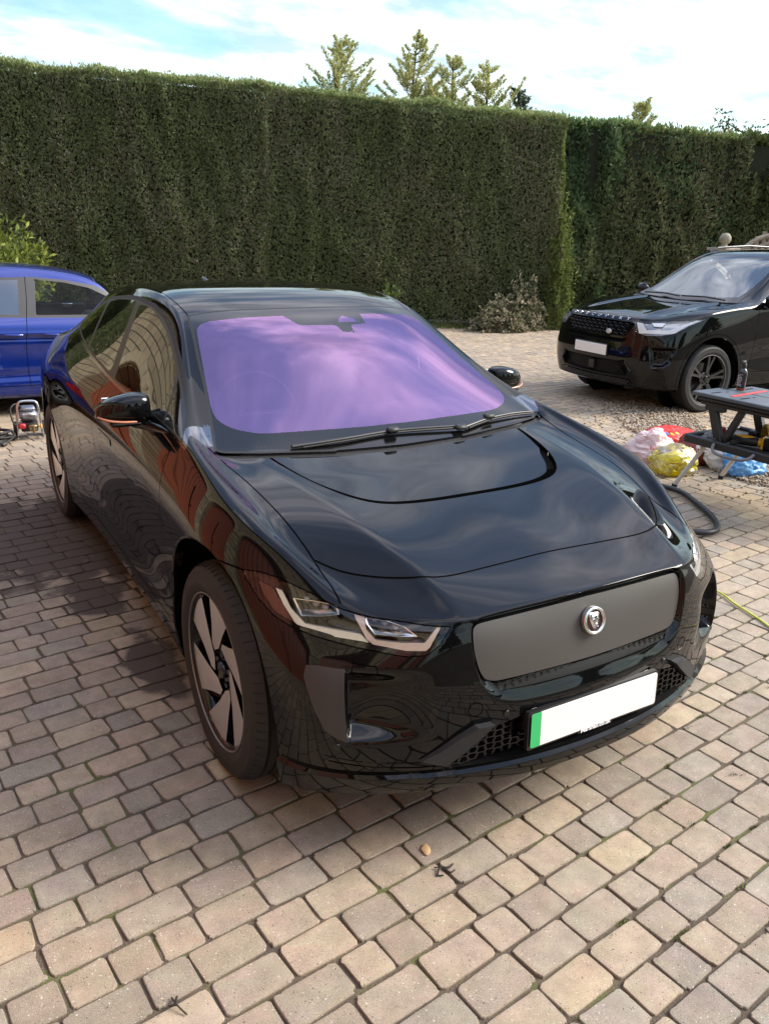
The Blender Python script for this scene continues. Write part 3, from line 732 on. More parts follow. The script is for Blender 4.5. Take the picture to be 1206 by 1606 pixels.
    lamp=[(1.521,.835),(1.43,.843),(1.335,.839),(1.19,.818),(1.049,.792),(.931,.782),(.779,.779),(.612,.773),(.642,.731),(.685,.704),(.76,.701),(.91,.713),(1.064,.724),(1.22,.737),(1.321,.752),(1.411,.779),(1.494,.817)]
    S.region(CORNER,lamp,'lamp',cor,['body','gap'])
    S.gap(CORNER,lamp,.006,cor,'gap',['body'],closed=True)
    S.gap(CORNER,[(1.521,.836),(1.585,.835),(1.66,.832)],.0055,lambda c:cor(c)|((c[:,1]<.9)&(c[:,2]<.9)&(c[:,2]>.8)),'gap',['body'])
    # --- bumper insert blade and small covers
    S.region(CORNER,[(1.146,.659),(1.103,.664),(.988,.662),(.962,.443),(1.003,.455),(1.053,.478),(1.099,.539),(1.152,.629)],'blade',cor,['body'])
    S.gap(CORNER,[(.961,.678),(.87,.672),(.862,.660),(.866,.648),(.95,.641),(.961,.650),(.961,.678)],.0035,cor,'gap',['body'])
    fr_=lambda c:(c[:,1]<.45)&(c[:,2]<.85)
    S.gap(FRONT,[(.424+.022*math.cos(t*math.pi/10),.526+.022*math.sin(t*math.pi/10)) for t in range(21)],.003,fr_,'gap',['body'])
    # --- grille
    rim=[(0,.800),(.041,.800),(.222,.797),(.38,.791),(.416,.781),(.433,.750),(.432,.70),(.420,.64),(.400,.582),(.365,.541),(.32,.523),(.244,.513),(.066,.513),(0,.513)]
    rimp=sym(crom(rim,3)[:-1]+[(0,.513)])
    pan=[(0,.777),(.05,.776),(.23,.772),(.375,.768),(.405,.762),(.416,.745),(.417,.70),(.407,.65),(.39,.612),(.365,.597),(.328,.593),(.157,.594),(0,.594)]
    panp=sym(crom(pan,3)[:-1]+[(0,.594)])
    S.region(FRONT,rimp,'rim',fr_,['body','gap'])
    S.region(FRONT,panp,'panel',fr_,['rim'])
    S.gap(FRONT,panp,.009,fr_,'gap2',['rim'],closed=True)
    S.region(FRONT,sym([(0,.588),(.33,.586),(.355,.582),(.335,.562),(.25,.556),(0,.556)]),'gmesh',fr_,['rim','gap2'])
    # --- lower intake
    low=[(0,.487),(.20,.483),(.28,.474),(.415,.446),(.47,.40),(.512,.362),(.50,.342),(.3,.337),(0,.337)]
    S.region(FRONT,sym(low),'intake',fr_,['body'])
    S.gap(FRONT,[(.80,.374),(.68,.356),(.57,.350),(.53,.352)],.005,fr_,'gap',['body'])
    S.gap(FRONT,[(.81,.392),(.70,.374),(.56,.366)],.003,fr_,'gap',['body'])
    low2=lambda c:(c[:,1]<.62)&(c[:,2]<.36)
    S.cut(lambda P:P[:,2]-.328,low2(S.cen())); S.cut(lambda P:P[:,2]-.3235,low2(S.cen()))
    # --- doors
    ds=lambda c:(np.abs(c[:,0])>.7)&(c[:,1]>1.2)&(c[:,1]<3.8)&(c[:,2]<1.25)
    fg=crom([(1.392,1.075),(1.398,1.03),(1.388,.96),(1.368,.88),(1.360,.78),(1.366,.66),(1.375,.56),(1.365,.45),(1.34,.345)],4)
    S.gap(SIDE,fg,.005,ds,'gap',['body','molding'])
    mg=crom([(2.425,1.128),(2.46,1.05),(2.505,.94),(2.512,.85),(2.52,.735),(2.55,.60),(2.575,.48),(2.585,.35)],4)
    S.gap(SIDE,mg,.005,ds,'gap',['body','molding'])
    rg=crom([(3.36,1.235),(3.40,1.13),(3.40,1.0),(3.36,.88),(3.27,.76),(3.19,.64),(3.13,.50),(3.09,.365)],4)
    S.gap(SIDE,rg,.005,ds,'gap',['body','molding'])
    S.gap(SIDE,[(1.34,.345),(1.9,.348),(2.585,.352),(3.09,.365)],.005,ds,'gap',['body'])
    # --- roof glass split lines
    rf=lambda c:(c[:,2]>1.2)&(c[:,1]>2.0)
    S.gap(TOP,crom([(.568,2.09),(.571,2.35),(.562,2.6),(.552,3.1),(.53,3.55),(.50,4.0)],4),.005,rf,'gap',['body'])
    S.gap(TOP,[(0,3.72),(.30,3.71),(.50,3.68)],.005,rf,'gap',['body'])
    # rear lamp strip
    rr=lambda c:(c[:,1]>4.1)
    S.region(FRONT,sym([(0,.935),(.5,.935),(.80,.95),(.84,.93),(.80,.90),(.5,.905),(0,.905)]),'taillamp',rr,['body'])
    # --- wheel arches
    for cy,rad in ((.862,.475),(3.852,.468)):
        am=lambda c:(np.abs(c[:,0])>.6)&(np.abs(c[:,1]-cy)<.6)&(c[:,2]<.95)
        f=lambda P:np.hypot(P[:,1]-cy,P[:,2]-.372)-rad
        S.cut(f,am(S.cen())); c=S.cen(); S.lab[am(c)&(np.hypot(c[:,1]-cy,c[:,2]-.372)<rad)]=S.L('arch')
    vx=lambda name:np.unique(S.T[S.lab==S.L(name)].ravel())
    # arch edge: inner flange
    from mathutils.bvhtree import BVHTree
    bv=BVHTree.FromPolygons([Vector(p) for p in S.P],[tuple(t) for t in S.T.tolist()])
    # ---------------- displacements
    Pn=S.P.copy()
    h=np.abs(S.P[:,0]); Y=S.P[:,1]; Z=S.P[:,2]; u=h+Y
    # air curtain hollow beside the blade
    m=(u<.984)&(h>.4)&(Y<.5)&(Z<.75)&(Z>.38)
    blv=np.zeros(len(Pn),bool); blv[vx('blade')]=True
    D=.058*sstep((u-.62)/.33)*sstep((Z-.436)/.05)*(1-sstep((Z-.615)/.055))*m*~blv
    Pn-=S.N*D[:,None]
    # grille recess
    rv=np.zeros(len(Pn),bool)
    for k in('rim','panel','gap2','gmesh'): rv[vx(k)]=True
    sd=np.zeros(len(Pn)); i=np.where(rv)[0]; sd[i]=-poly_sd(rimp,h[i],Z[i])
    zz_=sstep((Z-.54)/.10); w=.045-.029*zz_; off=(.012+.015*zz_)*sstep(sd/w); off=np.where(rv,off,0)
    pv=np.zeros(len(Pn),bool); pv[vx('panel')]=True; off[pv]=.017
    Pn[:,1]+=off
    # lower lip ledge
    k=(Z<.3236)&(Y<.62); lip=.016*sstep((.62-Y)/.3)*k
    nn=S.N.copy(); nn[:,2]=0; nn/=np.linalg.norm(nn,axis=1,keepdims=True)+1e-9
    Pn+=nn*lip[:,None]
    # hood nostril
    hp=np.zeros(len(Pn),bool); hp[vx('hoodpanel')]=True; hbv=np.zeros(len(Pn),bool); hbv[vx('hoodband')]=True; hbv[vx('vent')]=True
    fade=sstep((1.19-Y)/.25)
    inner=hbv&~np.isin(np.arange(len(Pn)),vx('body'))
    sdo=np.zeros(len(Pn)); i=np.where(hbv|hp)[0]; sdo[i]=-poly_sd(sym(ho),h[i],Y[i])
    Pn[:,2]-=np.where(hbv|hp,(.006*sstep(sdo/.020))*fade,0)
    # intake well
    iv=np.zeros(len(Pn),bool); iv[vx('intake')]=True
    sdi=np.zeros(len(Pn)); i=np.where(iv)[0]; sdi[i]=-poly_sd(sym(low),h[i],Z[i])
    Pn[:,1]+=np.where(iv,.05*sstep(sdi/.010),0)
    # flush door handles: shallow press
    S.P=Pn; 
    # unshare vertices between labels so edges stay crisp: done per emitted mesh
    E=S.emit_label
    def EC(lab,name,m,sink=0):
        for t in S.comps([lab]):
            if len(t)>20: S.emit(name,t,m,car,sink)
    S.P=S.P@np.eye(3)+np.array([0,-2.3,0])
    body=None
    parts=S.comps(['body'])
    parts.sort(key=lambda t:-len(t))
    C=lambda t:S.P[S.T[t]].reshape(-1,3).mean(0)+[0,2.3,0]
    fd={}
    for t in parts:
        c=C(t); ext=S.P[S.T[t]].reshape(-1,3); lo,hi=ext.min(0)+[0,2.3,0],ext.max(0)+[0,2.3,0]
        if len(t)<40: nm='trim'; 
        elif hi[1]<1.3 and abs(c[0])<.1 and lo[2]>.8 and lo[1]>.2: nm='hood'
        elif hi[1]<1.0 and abs(c[0])<.1: nm='front_bumper'
        elif abs(c[0])>.6 and lo[1]>1.3 and hi[1]<2.62 and lo[2]<.6: nm='door'
        elif abs(c[0])>.6 and lo[1]>2.4 and hi[1]<3.5 and lo[2]<.6: nm='door'
        elif lo[2]>1.3 and abs(c[0])<.1: nm='roof_panel'
        else: nm='body_shell'
        o=S.emit(nm,t,M_paint,car); fd.setdefault(nm,[]).append((o,c,len(t)))
    doors=[o for o,c,n in fd.get('door',[])]
    E('panel','grille_panel',M_grey,car); g=E('rim','grille_surround',M_paint,car)
    E('frit','windscreen_border',M_gloss,car); E('wsglass','windscreen',M_ws,car)
    EC('seal','window_seal',M_rub); EC('molding','belt_moulding',M_chrome_dark); EC('pillar','window_pillar',M_satin)
    E('gap','panel_gap',M_dark,car,.003); E('gap2','grille_shadow_gap',M_dark,car,.006)
    E('cowl','cowl_panel',M_plast,car,.012); E('hoodband','hood_scoop_edge',M_scoop_refl,car); E('hoodpanel','hood_scoop',M_paint,car); EC('vent','hood_vent',M_dark,.012)
    E('gmesh','lower_grille_strip',M_satin,car,.004); E('intake','lower_intake',M_dark,car); EC('blade','bumper_blade',M_blade)
    E('lamp','headlight',M_clear,car) if False else None
    for t in S.comps(['fglass']): S.emit('door_glass',t,M_sidef,car)
    for t in S.comps(['rglass']): S.emit('rear_glass',t,M_sideg,car)
    for t in S.comps(['lamp']): S.emit('headlight',t,M_clear,car)
    for t in S.comps(['taillamp']): S.emit('tail_light',t,mat('red_lens',(.35,.01,.01),.15),car)
    # arch flanges + wheel wells
    for sx in(-1,1):
        for cy,rad in ((.862,.475),(3.852,.468)):
            pts=[]
            for k in range(49):
                a=math.radians(-28+236*k/48); y,z=cy+rad*math.cos(a),.372+rad*math.sin(a)
                if z<.2: continue
                hit=bv.ray_cast(Vector((sx*2,y,z)),Vector((-sx,0,0)))
                if hit[0] is not None: pts.append((hit[0].x,y,z))
            q=MB(); n=len(pts); Vv=[];Ff=[]
            for (x,y,z) in pts:
                dy,dz=(y-cy)/rad,(z-.372)/rad
                Vv+=[(x,y-2.3,z),(x-sx*.004,y-2.3-dy*.008,z-dz*.008),(x-sx*.035,y-2.3-dy*.010,z-dz*.010),(x-sx*.04,y-2.3+dy*.02,z+dz*.02)]
            for k in range(n-1):
                for j in range(3): Ff.append((k*4+j,k*4+j+1,(k+1)*4+j+1,(k+1)*4+j))
            q.add(Vv,Ff); q.build('arch_lip',M_paint,car,40)
            q=MB(); q.lathe([(rad+.015,-.13),(rad+.015,.17),(.05,.17)],(sx*.70,cy-2.3,.372),'X',48) if False else None
            pr=[(rad+.012,sx*.885),(rad+.02,sx*.60),(.02,sx*.60)]
            q.lathe([(r,x) for r,x in pr],(0,cy-2.3,.372),'X',48); 
            q.F=[f for f in q.F if max(q.V[i][2] for i in f)>.26]; q.M=[0]*len(q.F)
            q.build('wheel_well',M_dark,car,40)
    # underbody
    q=MB(); q.box((0,.0,.31),(1.15,4.2,.18),.03); q.box((0,.06,.30),(1.72,1.95,.20),.03); q.box((0,-1.75,.33),(1.0,.5,.1),.03); q.build('underbody',M_dark,car)
    globals()['JS']=S; globals()['JBV']=bv
    return car
M_scoop_refl=mat('scoop_dark_reflection',(.002,.002,.002),.9,spec=.0)  # matt black paints in the dark reflection of the glossy scoop band
M_blade=mat('matt_grey_insert',(.036,.034,.033),.5)
M_chrome_dark=mat('dark_chrome',(.22,.22,.23),.12,metal=1)
main_car=build_main_car()
# ------------------------------------------------------------ wheels, lamps, mirrors, trim of the main car
def LY(P): return [(x,y-2.3,z) for x,y,z in P]
def polar(r,a): a=math.radians(a); return (r*math.cos(a),r*math.sin(a))
def build_wheel(parent, loc, side, spokes, rt=.376, rr=.271, width=.245, rot0=0, treadm=None, silver=None, nsp=6, letters=None):
    """wheel with its outer face towards side*X; local frame: x outwards"""
    w=bpy.data.objects.new('wheel',None); COL.objects.link(w); w.parent=parent; w.location=loc; w.rotation_euler=(0,0,0 if side>0 else math.pi); w.empty_display_size=.1
    q=MB(); hw=width/2
    prof=[(rr*.97,-hw+.012),(rr+.012,-hw+.006),(rt-.065,-hw-.004),(rt-.03,-hw+.004),(rt-.010,-hw+.022),(rt-.001,-hw+.045)]
    for g in (-.07,-.035,0,.035,.07):
        if abs(g)<.06 or True:
            prof+=[(rt,g-.006),(rt-.008,g-.004),(rt-.008,g+.004),(rt,g+.006)]
    prof+=[(rt-.001,hw-.045),(rt-.010,hw-.022),(rt-.022,hw-.008),(rt-.03,hw-.002),(rt-.034,hw-.003),(rt-.066,hw+.004),(rt-.072,hw+.003),(rr+.016,hw-.002),(rr+.008,hw-.008),(rr*.97,hw-.02)]
    q.lathe(prof,(0,0,0),'X',96)
    # shoulder sipes as thin ribs
    for k in range(72):
        a=2*math.pi*k/72
        for sg in(-1,1):
            p0=Vector((sg*(hw-.05),rt*math.cos(a),rt*math.sin(a))); p1=Vector((sg*(hw-.012),(rt-.013)*math.cos(a+.02),(rt-.013)*math.sin(a+.02)))
            q.tube([p0,p1],.0016,4,True)
    ty=q.build('tyre',treadm or M_tyre,w,35)
    q=MB(); q.mi=1; q.lathe([(rr*.93,-hw+.03),(rr*.96,hw-.06),(rr*.965,hw-.022)],(0,0,0),'X',72)
    q.mi=2; q.lathe([(rr*.995,hw-.012),(rr+.004,hw-.009),(rr+.005,hw-.006),(rr+.001,hw-.005),(rr-.001,hw-.009)],(0,0,0),'X',72)
    q.mi=1; q.lathe([(rr*.90,hw-.07),(rr*.93,hw-.025),(rr*.965,hw-.014)],(0,0,0),'X',72)
    q.build('rim',[silver or M_silver,M_gloss,mat('rim_lip',(.22,.215,.21),.45,metal=.7)],w,40)
    q=MB(); q.lathe([(.02,-.04),(.165,-.04),(.165,-.02),(.02,-.02)],(0,0,0),'X',48); q.build('brake_disc',mat('brake_steel',(.12,.11,.105),.4,metal=.9),w,30)
    spokes(w,rr,hw,silver or M_silver,rot0)
    q=MB(); q.lathe([(.0,hw-.028),(.028,hw-.028),(.031,hw-.034),(.031,hw-.05)],(0,0,0),'X',24)
    for k in range(5):
        a=2*math.pi*k/5+.3; c=(0,.055*math.cos(a),.055*math.sin(a)); q.lathe([(0,hw-.034),(.010,hw-.034),(.0115,hw-.038),(.0115,hw-.06)],c,'X',6)
    q.build('hub_cap',M_gloss,w,30)
    return w
def YZ(x): # plane at x: local 2D (a,b)->(x,a,b), extrude +x
    return Matrix(((0,0,1,x),(1,0,0,0),(0,1,0,0),(0,0,0,1)))
def blade_spokes(w,rr,hw,silver,rot0):
    for k in range(6):
        a0=rot0+60*k
        P=[(.985,-22),(.995,0),(.985,17),(.60,30),(.40,56),(.30,64),(.27,26),(.52,-6)]
        pts=[polar(r*rr,a0+a) for r,a in P]
        q=MB(); n=len(pts)
        def xf(r): return hw-.018-.022*(1-r)**1.0
        top=[(xf(P[i][0]),pts[i][0],pts[i][1]) for i in range(n)]
        # chamfer ring (gloss black) then deep side walls
        lo=[(xf(P[i][0])-.055,pts[i][0]*.985,pts[i][1]*.985) for i in range(n)]
        c=np.mean(np.array(top),axis=0)
        q.add(top+[tuple(c)],[(i,(i+1)%n,n) for i in range(n)]); q.mi=1
        q.add(top+lo,[(i,n+i,n+(i+1)%n,(i+1)%n) for i in range(n)])
        # recessed web that carries the blade into the hub
        W=[(.96,15),(.95,25),(.60,44),(.28,78),(.1,60),(.27,40),(.40,54),(.60,29)]
        wp=[polar(r*rr,a0+a) for r,a in W]; m=len(wp)
        tp=[(xf(W[i][0])-.028,wp[i][0],wp[i][1]) for i in range(m)]; lw=[(xf(W[i][0])-.06,wp[i][0],wp[i][1]) for i in range(m)]
        q.add(tp+lw,[tuple(range(m)),]+[(i,m+i,m+(i+1)%m,(i+1)%m) for i in range(m)])
        q.build('spoke',[silver,M_gloss],w,20)
    q=MB(); q.lathe([(0,hw-.045),(.075,hw-.045),(.085,hw-.055),(.085,hw-.09)],(0,0,0),'X',30); q.build('hub',M_gloss,w,30)
for sx,cy,r0 in ((-1,.862,-36),(-1,3.852,22),(1,.862,10),(1,3.852,40)):
    wh=build_wheel(main_car,(sx*.8065,cy-2.3,.376),sx,blade_spokes,rot0=r0)
def car_mesh(name,V,F,m,smooth=None,parent=None):
    q=MB(); q.add(LY(V),F); return q.build(name,m,parent or main_car,smooth)
def proj_patch(name,poly,depth,m,thick=.006,parent=None,smooth=30,push=(0,1,0)):
    """solid sheet from a 3D outline (right-hand side, negative x); mirrored copy for the other side"""
    for sx in(1,-1):
        P=[Vector((sx*x,y-2.3,z))+Vector((0,1,0))*depth+Vector((sx*1,0,0))*depth*.45 for x,y,z in poly]; n=len(P)
        c=sum(P,Vector())/n; d=Vector((sx*.45,1,-.1)).normalized()*thick
        V=[tuple(p) for p in P]+[tuple(p+d) for p in P]
        F=[tuple(range(n)),tuple(range(n,2*n))[::-1]]+[(i,n+i,n+(i+1)%n,(i+1)%n) for i in range(n)]
        if sx>0: F=[f for f in F]
        else: F=[f[::-1] for f in F]
        q=MB(); q.add(V,F); q.build(name,m,parent or main_car,smooth)
M_drl=mat('frosted_light_guide',(.93,.93,.93),.24,metal=.55); M_reflector=mat('lamp_reflector',(.92,.92,.92),.22,metal=1)
M_bezel=mat('lamp_bezel',(.006,.005,.005),.22)
LJ=[(-.845,.497,.811),(-.833,.477,.808),(-.829,.425,.773),(-.812,.368,.746),(-.761,.311,.744),(-.699,.248,.741),(-.687,.222,.723),(-.698,.233,.725),(-.767,.298,.728),(-.824,.367,.734),(-.833,.392,.745),(-.842,.449,.778)]
L2=[(-.695,.296,.785),(-.674,.272,.781),(-.683,.245,.752),(-.669,.215,.731),(-.613,.172,.728),(-.556,.138,.730),(-.520,.138,.768),(-.509,.133,.770),(-.545,.129,.718),(-.557,.131,.708),(-.605,.158,.708),(-.677,.214,.719),(-.688,.231,.729),(-.697,.282,.774)]
LS=[(-.875,.556,.817),(-.852,.507,.810),(-.830,.372,.733),(-.850,.406,.738),(-.865,.460,.758),(-.874,.513,.786)]
B1=[(-.813,.434,.795),(-.771,.388,.797),(-.728,.341,.794),(-.733,.323,.777),(-.772,.352,.768),(-.810,.388,.763)]
B2=[(-.671,.263,.776),(-.631,.226,.775),(-.597,.186,.766),(-.577,.158,.747),(-.621,.187,.744),(-.665,.223,.746),(-.674,.249,.764)]
proj_patch('light_guide',LJ,.012,M_drl,.010); proj_patch('light_guide',L2,.012,M_drl,.010)
proj_patch('red_reflection',LS,.014,mat('lamp_red_reflection',(.14,.07,.05),.25,metal=.3),.006)  # dull red plate paints the garage doors' reflection into the lamp's outer end
def lamp_box(poly):
    for sx in(1,-1):
        P=[Vector((sx*x,y-2.3,z))+Vector((sx*.006,.014,0)) for x,y,z in poly]; n=len(P); c=sum(P,Vector())/n
        back=[c+(p-c)*.72+Vector((sx*.018,.045,-.004)) for p in P]; rim=[c+(p-c)*1.10+Vector((0,-.001,0)) for p in P]
        V=[tuple(v) for v in rim+P+back]; F=[]
        for i in range(n):
            j=(i+1)%n; F+=[(i,j,n+j,n+i),(n+i,n+j,2*n+j,2*n+i)]
        F.append(tuple(range(2*n,3*n)))
        q=MB(); q.add(V,F); q.build('reflector_box',M_reflector,main_car,50)
        # little projector lens
        q=MB(); cc=c+Vector((sx*.008,.02,0))
        for i in range(3):
            k=c+(P[0]-P[3])*(.22*(i-1))+Vector((sx*.012,.028,0)); q.lathe([(0,-.010),(.007,-.006),(.010,.0),(.010,.012)],tuple(k),'Y',12)
        q.build('led_lens',M_clear2,main_car,60)
M_clear2=mat('bright_led_lens',(.7,.72,.75),.05,coat=1)
lamp_box(B1); lamp_box(B2)
# lamp bowl: the lens surface pushed back
for t in JS.comps(['lamp']):
    TT=JS.T[t]; u,inv=np.unique(TT.ravel(),return_inverse=True); P=JS.P[u].copy(); sg=np.sign(P[:,0].mean())
    poly=[(1.521,.835),(1.43,.843),(1.335,.839),(1.19,.818),(1.049,.792),(.931,.782),(.779,.779),(.612,.773),(.642,.731),(.685,.704),(.76,.701),(.91,.713),(1.064,.724),(1.22,.737),(1.321,.752),(1.411,.779),(1.494,.817)]
    d=-poly_sd(poly,np.abs(P[:,0])+P[:,1]+2.3,P[:,2]); k=.002+.045*sstep(d/.016)
    P[:,1]+=k; P[:,0]-=sg*k*.5
    me=mesh_np('lamp_bowl',P,inv.reshape(-1,3)); me.shade_smooth(); link('lamp_bowl',me,M_bezel,main_car)
# grille badge
def badge():
    c=Vector((0,.063-2.3,.710)); b=bpy.data.objects.new('badge',None); COL.objects.link(b); b.parent=main_car; b.location=c; b.rotation_euler=(math.radians(-14),0,0)
    q=MB(); q.lathe([(.033,-.001),(.0345,-.006),(.0385,-.0075),(.042,-.006),(.0435,-.001),(.0435,.010)],(0,0,0),'Y',48); q.build('ring',M_chrome,b,60)
    q=MB(); q.lathe([(.0,.001),(.034,.001)],(0,0,0),'Y',40); q.mi=0; q.build('disc',mat('badge_red_brown',(.06,.022,.016),.3),b)
    # relief of a front-facing big cat's head
    out=[(0,.024),(.009,.0245),(.016,.026),(.021,.0225),(.0205,.014),(.018,.004),(.014,-.006),(.0105,-.015),(.006,-.023),(0,-.026)]
    out=out+[(-x,z) for x,z in out[-2:0:-1]]
    n=len(out); V=[(x,-.001,z) for x,z in out]+[(x*.62,-.0065,z*.66) for x,z in out]+[(0,-.009,-.004)]
    F=[(i,(i+1)%n,n+(i+1)%n,n+i) for i in range(n)]+[(n+i,n+(i+1)%n,2*n) for i in range(n)]
    q=MB(); q.add(V,F)
    q.box((0,-.009,-.012),(.009,.006,.010),.002); 
    for s in(-1,1):
        q.box((s*.0085,-.0078,.006),(.009,.004,.003),.001,(0,s*.5,0)); q.box((s*.013,-.006,.019),(.006,.004,.006),.0015)
        q.box((s*.005,-.0078,-.019),(.006,.003,.004),.001)
    q.build('cat_head',M_chrome,b,25)
    q=MB()
    for s in(-1,1): q.box((s*.0085,-.0095,.0035),(.006,.003,.0022),0,(0,s*.5,0))
    q.box((0,-.0118,-.0185),(.008,.003,.0022)); q.build('cat_eyes',M_gloss,b)
badge()
# number plate
def number_plate():
    z0,z1=.3765,.4875; yc=.012-2.3; tilt=math.radians(-2.5)
    M=Matrix.Translation((0,yc,(z0+z1)/2))@Matrix.Rotation(math.radians(90)+tilt,4,'X')
    def rr(w,h,r,n=5,x0=None,x1=None):
        P=[]
        for cx,cy,a in ((w/2-r,h/2-r,0),(-w/2+r,h/2-r,90),(-w/2+r,-h/2+r,180),(w/2-r,-h/2+r,270)):
            for k in range(n+1): t=math.radians(a+90*k/n); P.append((cx+r*math.cos(t),cy+r*math.sin(t)))
        return P
    b=bpy.data.objects.new('number_plate',None); COL.objects.link(b); b.parent=main_car
    q=MB(); q.prism(rr(.536,.125,.008),.016,M@Matrix.Translation((0,-.002,-.019))); q.box((0,yc+.045,.445),(.50,.06,.09),.01); q.build('plate_holder',M_satin,b,30)
    q=MB(); q.prism([p for p in rr(.520,.111,.008)],.003,M@Matrix.Translation((0,0,-.001))); q.build('white_plate',mat('plate_white',(.80,.77,.72),.35),b)
    G=[p for p in rr(.520,.111,.008) if p[0]<0]; G=sorted(G,key=lambda p:math.atan2(p[1],p[0]+.24)); 
    gp=[(-.2225,.0555)]+[p for p in rr(.520,.111,.008) if p[0]<-.25]+[(-.2225,-.0555)]
    q=MB(); q.prism(gp,.0036,M@Matrix.Translation((0,0,-.001))); q.build('green_band',mat('plate_green',(.035,.42,.13),.35),b)
    text_obj('dealer_name','Marshall.co.uk',.0215,M@Matrix.Translation((0,-.0575,.0035)),mat('white_print',(.85,.85,.85),.5),b,.0004,bold=.0004)
    q=MB(); q.prism([(-.075,-.049),(.075,-.049),(.07,-.0655),(-.07,-.0655)],.0026,M@Matrix.Translation((0,0,-.001))); q.build('name_strip',M_satin,b)
number_plate()
# hexagon mesh behind the lower intake and under the panel
def hexmesh(name,x0,x1,z0,z1,yf,sz,inside,bar,m):
    q=MB(); dx=sz*1.5; dz=sz*math.sqrt(3); seen=set()
    i=0; x=x0
    while x<x1:
        z=z0+(dz/2 if i%2 else 0)
        while z<z1:
            pts=[(x+sz*math.cos(math.radians(60*k)),z+.62*sz*math.sin(math.radians(60*k))) for k in range(6)]
            for k in range(6):
                a,b=pts[k],pts[(k+1)%6]; key=(round((a[0]+b[0])*500),round((a[1]+b[1])*500))
                if key in seen: continue
                seen.add(key)
                if inside((a[0]+b[0])/2,(a[1]+b[1])/2):
                    q.tube([(a[0],yf(a[0])-2.3,a[1]),(b[0],yf(b[0])-2.3,b[1])],bar,4)
            z+=dz*.62
        x+=dx; i+=1
    return q.build(name,m,main_car)
lowp=sym([(0,.482),(.20,.478),(.28,.468),(.41,.440),(.465,.397),(.503,.360),(.49,.340),(0,.338)])
hexmesh('intake_mesh',-.53,.53,.32,.50,lambda x:.055+.14*x*x,.019,lambda x,z:in_poly(x,z,lowp),.0022,M_gloss)
hexmesh('grille_mesh',-.38,.38,.553,.592,lambda x:.058+.13*x*x,.017,lambda x,z:.556<z<.590 and abs(x)<.35,.0016,M_satin)
# angular trim at the ends of the intake
for sx in(-1,1):
    P=[(.575,.125,.376),(.512,.088,.362),(.462,.072,.400),(.408,.058,.446),(.375,.052,.478),(.425,.062,.476),(.475,.078,.448),(.525,.098,.41)]
    V=[(sx*x,y-.018,z) for x,y,z in P]+[(sx*x,y+.03,z) for x,y,z in P]; n=len(P)
    F=[tuple(range(n)),tuple(range(n,2*n))]+[(i,n+i,n+(i+1)%n,(i+1)%n) for i in range(n)]
    car_mesh('intake_trim',V,F,M_plast,25)
# parking sensors, tow cover
for sx in(-1,1):
    for h,y,z in ((.787,.219,.429),(.324,.047,.494)):
        q=MB(); q.lathe([(0,-.0015),(.0085,-.0015),(.0095,.0),(.0115,.0005),(.0115,.004)],(0,0,0),'Y',20)
        a=math.atan2(h*.9,1.6)*sx*-1 if h>.5 else 0
        o=q.build('parking_sensor',M_gloss,main_car,40); o.location=(sx*h,y-2.3,z); o.rotation_euler=(0,0,-a*1.3)
# mirrors
def mirror(sx):
    b=bpy.data.objects.new('door_mirror',None); COL.objects.link(b); b.parent=main_car; b.location=(sx*.942,1.74-2.3,1.108)
    # housing from lofted sections along x (inner -> outer)
    secs=[(-.088,.030,.045,0,.0),(-.080,.048,.058,.0,.002),(-.05,.060,.064,.0,.004),(0,.066,.062,.002,.004),(.05,.062,.054,.010,.0),(.085,.050,.043,.020,-.006),(.108,.032,.030,.030,-.012),(.118,.010,.016,.036,-.018)]
    V=[];F=[];n=28
    for x,ry,rz,dy,dz in secs:
        for k in range(n):
            t=2*math.pi*k/n; c,s=math.cos(t),math.sin(t); e=.62
            yy=math.copysign(abs(c)**e,c)*ry+dy; zz=math.copysign(abs(s)**e,s)*rz*(1.0 if s>0 else .82)+dz
            if c>0: yy=dy+min(yy-dy,ry*.80)
            if s<0 and c<0: yy*=.92
            V.append((sx*x,yy,zz))
    m=len(secs)
    for i in range(m-1):
        for k in range(n):
            q4=(i*n+k,i*n+(k+1)%n,(i+1)*n+(k+1)%n,(i+1)*n+k); F.append(q4 if sx>0 else q4[::-1])
    F.append(tuple(range(n))); F.append(tuple(range((m-1)*n,m*n)))
    q=MB(); q.add(V,F); h=q.build('mirror_housing',M_paint,b,70)
    md=h.modifiers.new('s','SUBSURF'); md.levels=2; md.render_levels=2
    q=MB(); q.box((sx*.0,.058,.0),(.17,.006,.088),.003); q.build('mirror_glass',M_chrome,b,30)
    # indicator repeater along the lower front edge
    pts=crom([(-.02,-.066,-.036),(.03,-.064,-.034),(.075,-.048,-.030),(.103,-.018,-.024),(.112,.012,-.022)],4)
    q=MB(); q.tube([(sx*x,y,z) for x,y,z in pts],[.003]+[.0046]*(len(pts)-2)+[.003],8); q.build('indicator',mat('amber_white_lens',(.55,.22,.12),.15,coat=.5),b,60)
    # lower shell and arm
    q=MB(); q.box((sx*-.005,.0,-.050),(.16,.085,.018),.008); 
    q.tube([(sx*-.02,.0,-.052),(sx*-.055,-.03,-.058),(sx*-.085,-.14,-.056),(sx*-.10,-.26,-.052)],[.020,.020,.017,.012],14); q.build('mirror_arm',M_gloss,b,50)
mirror(-1); mirror(1)
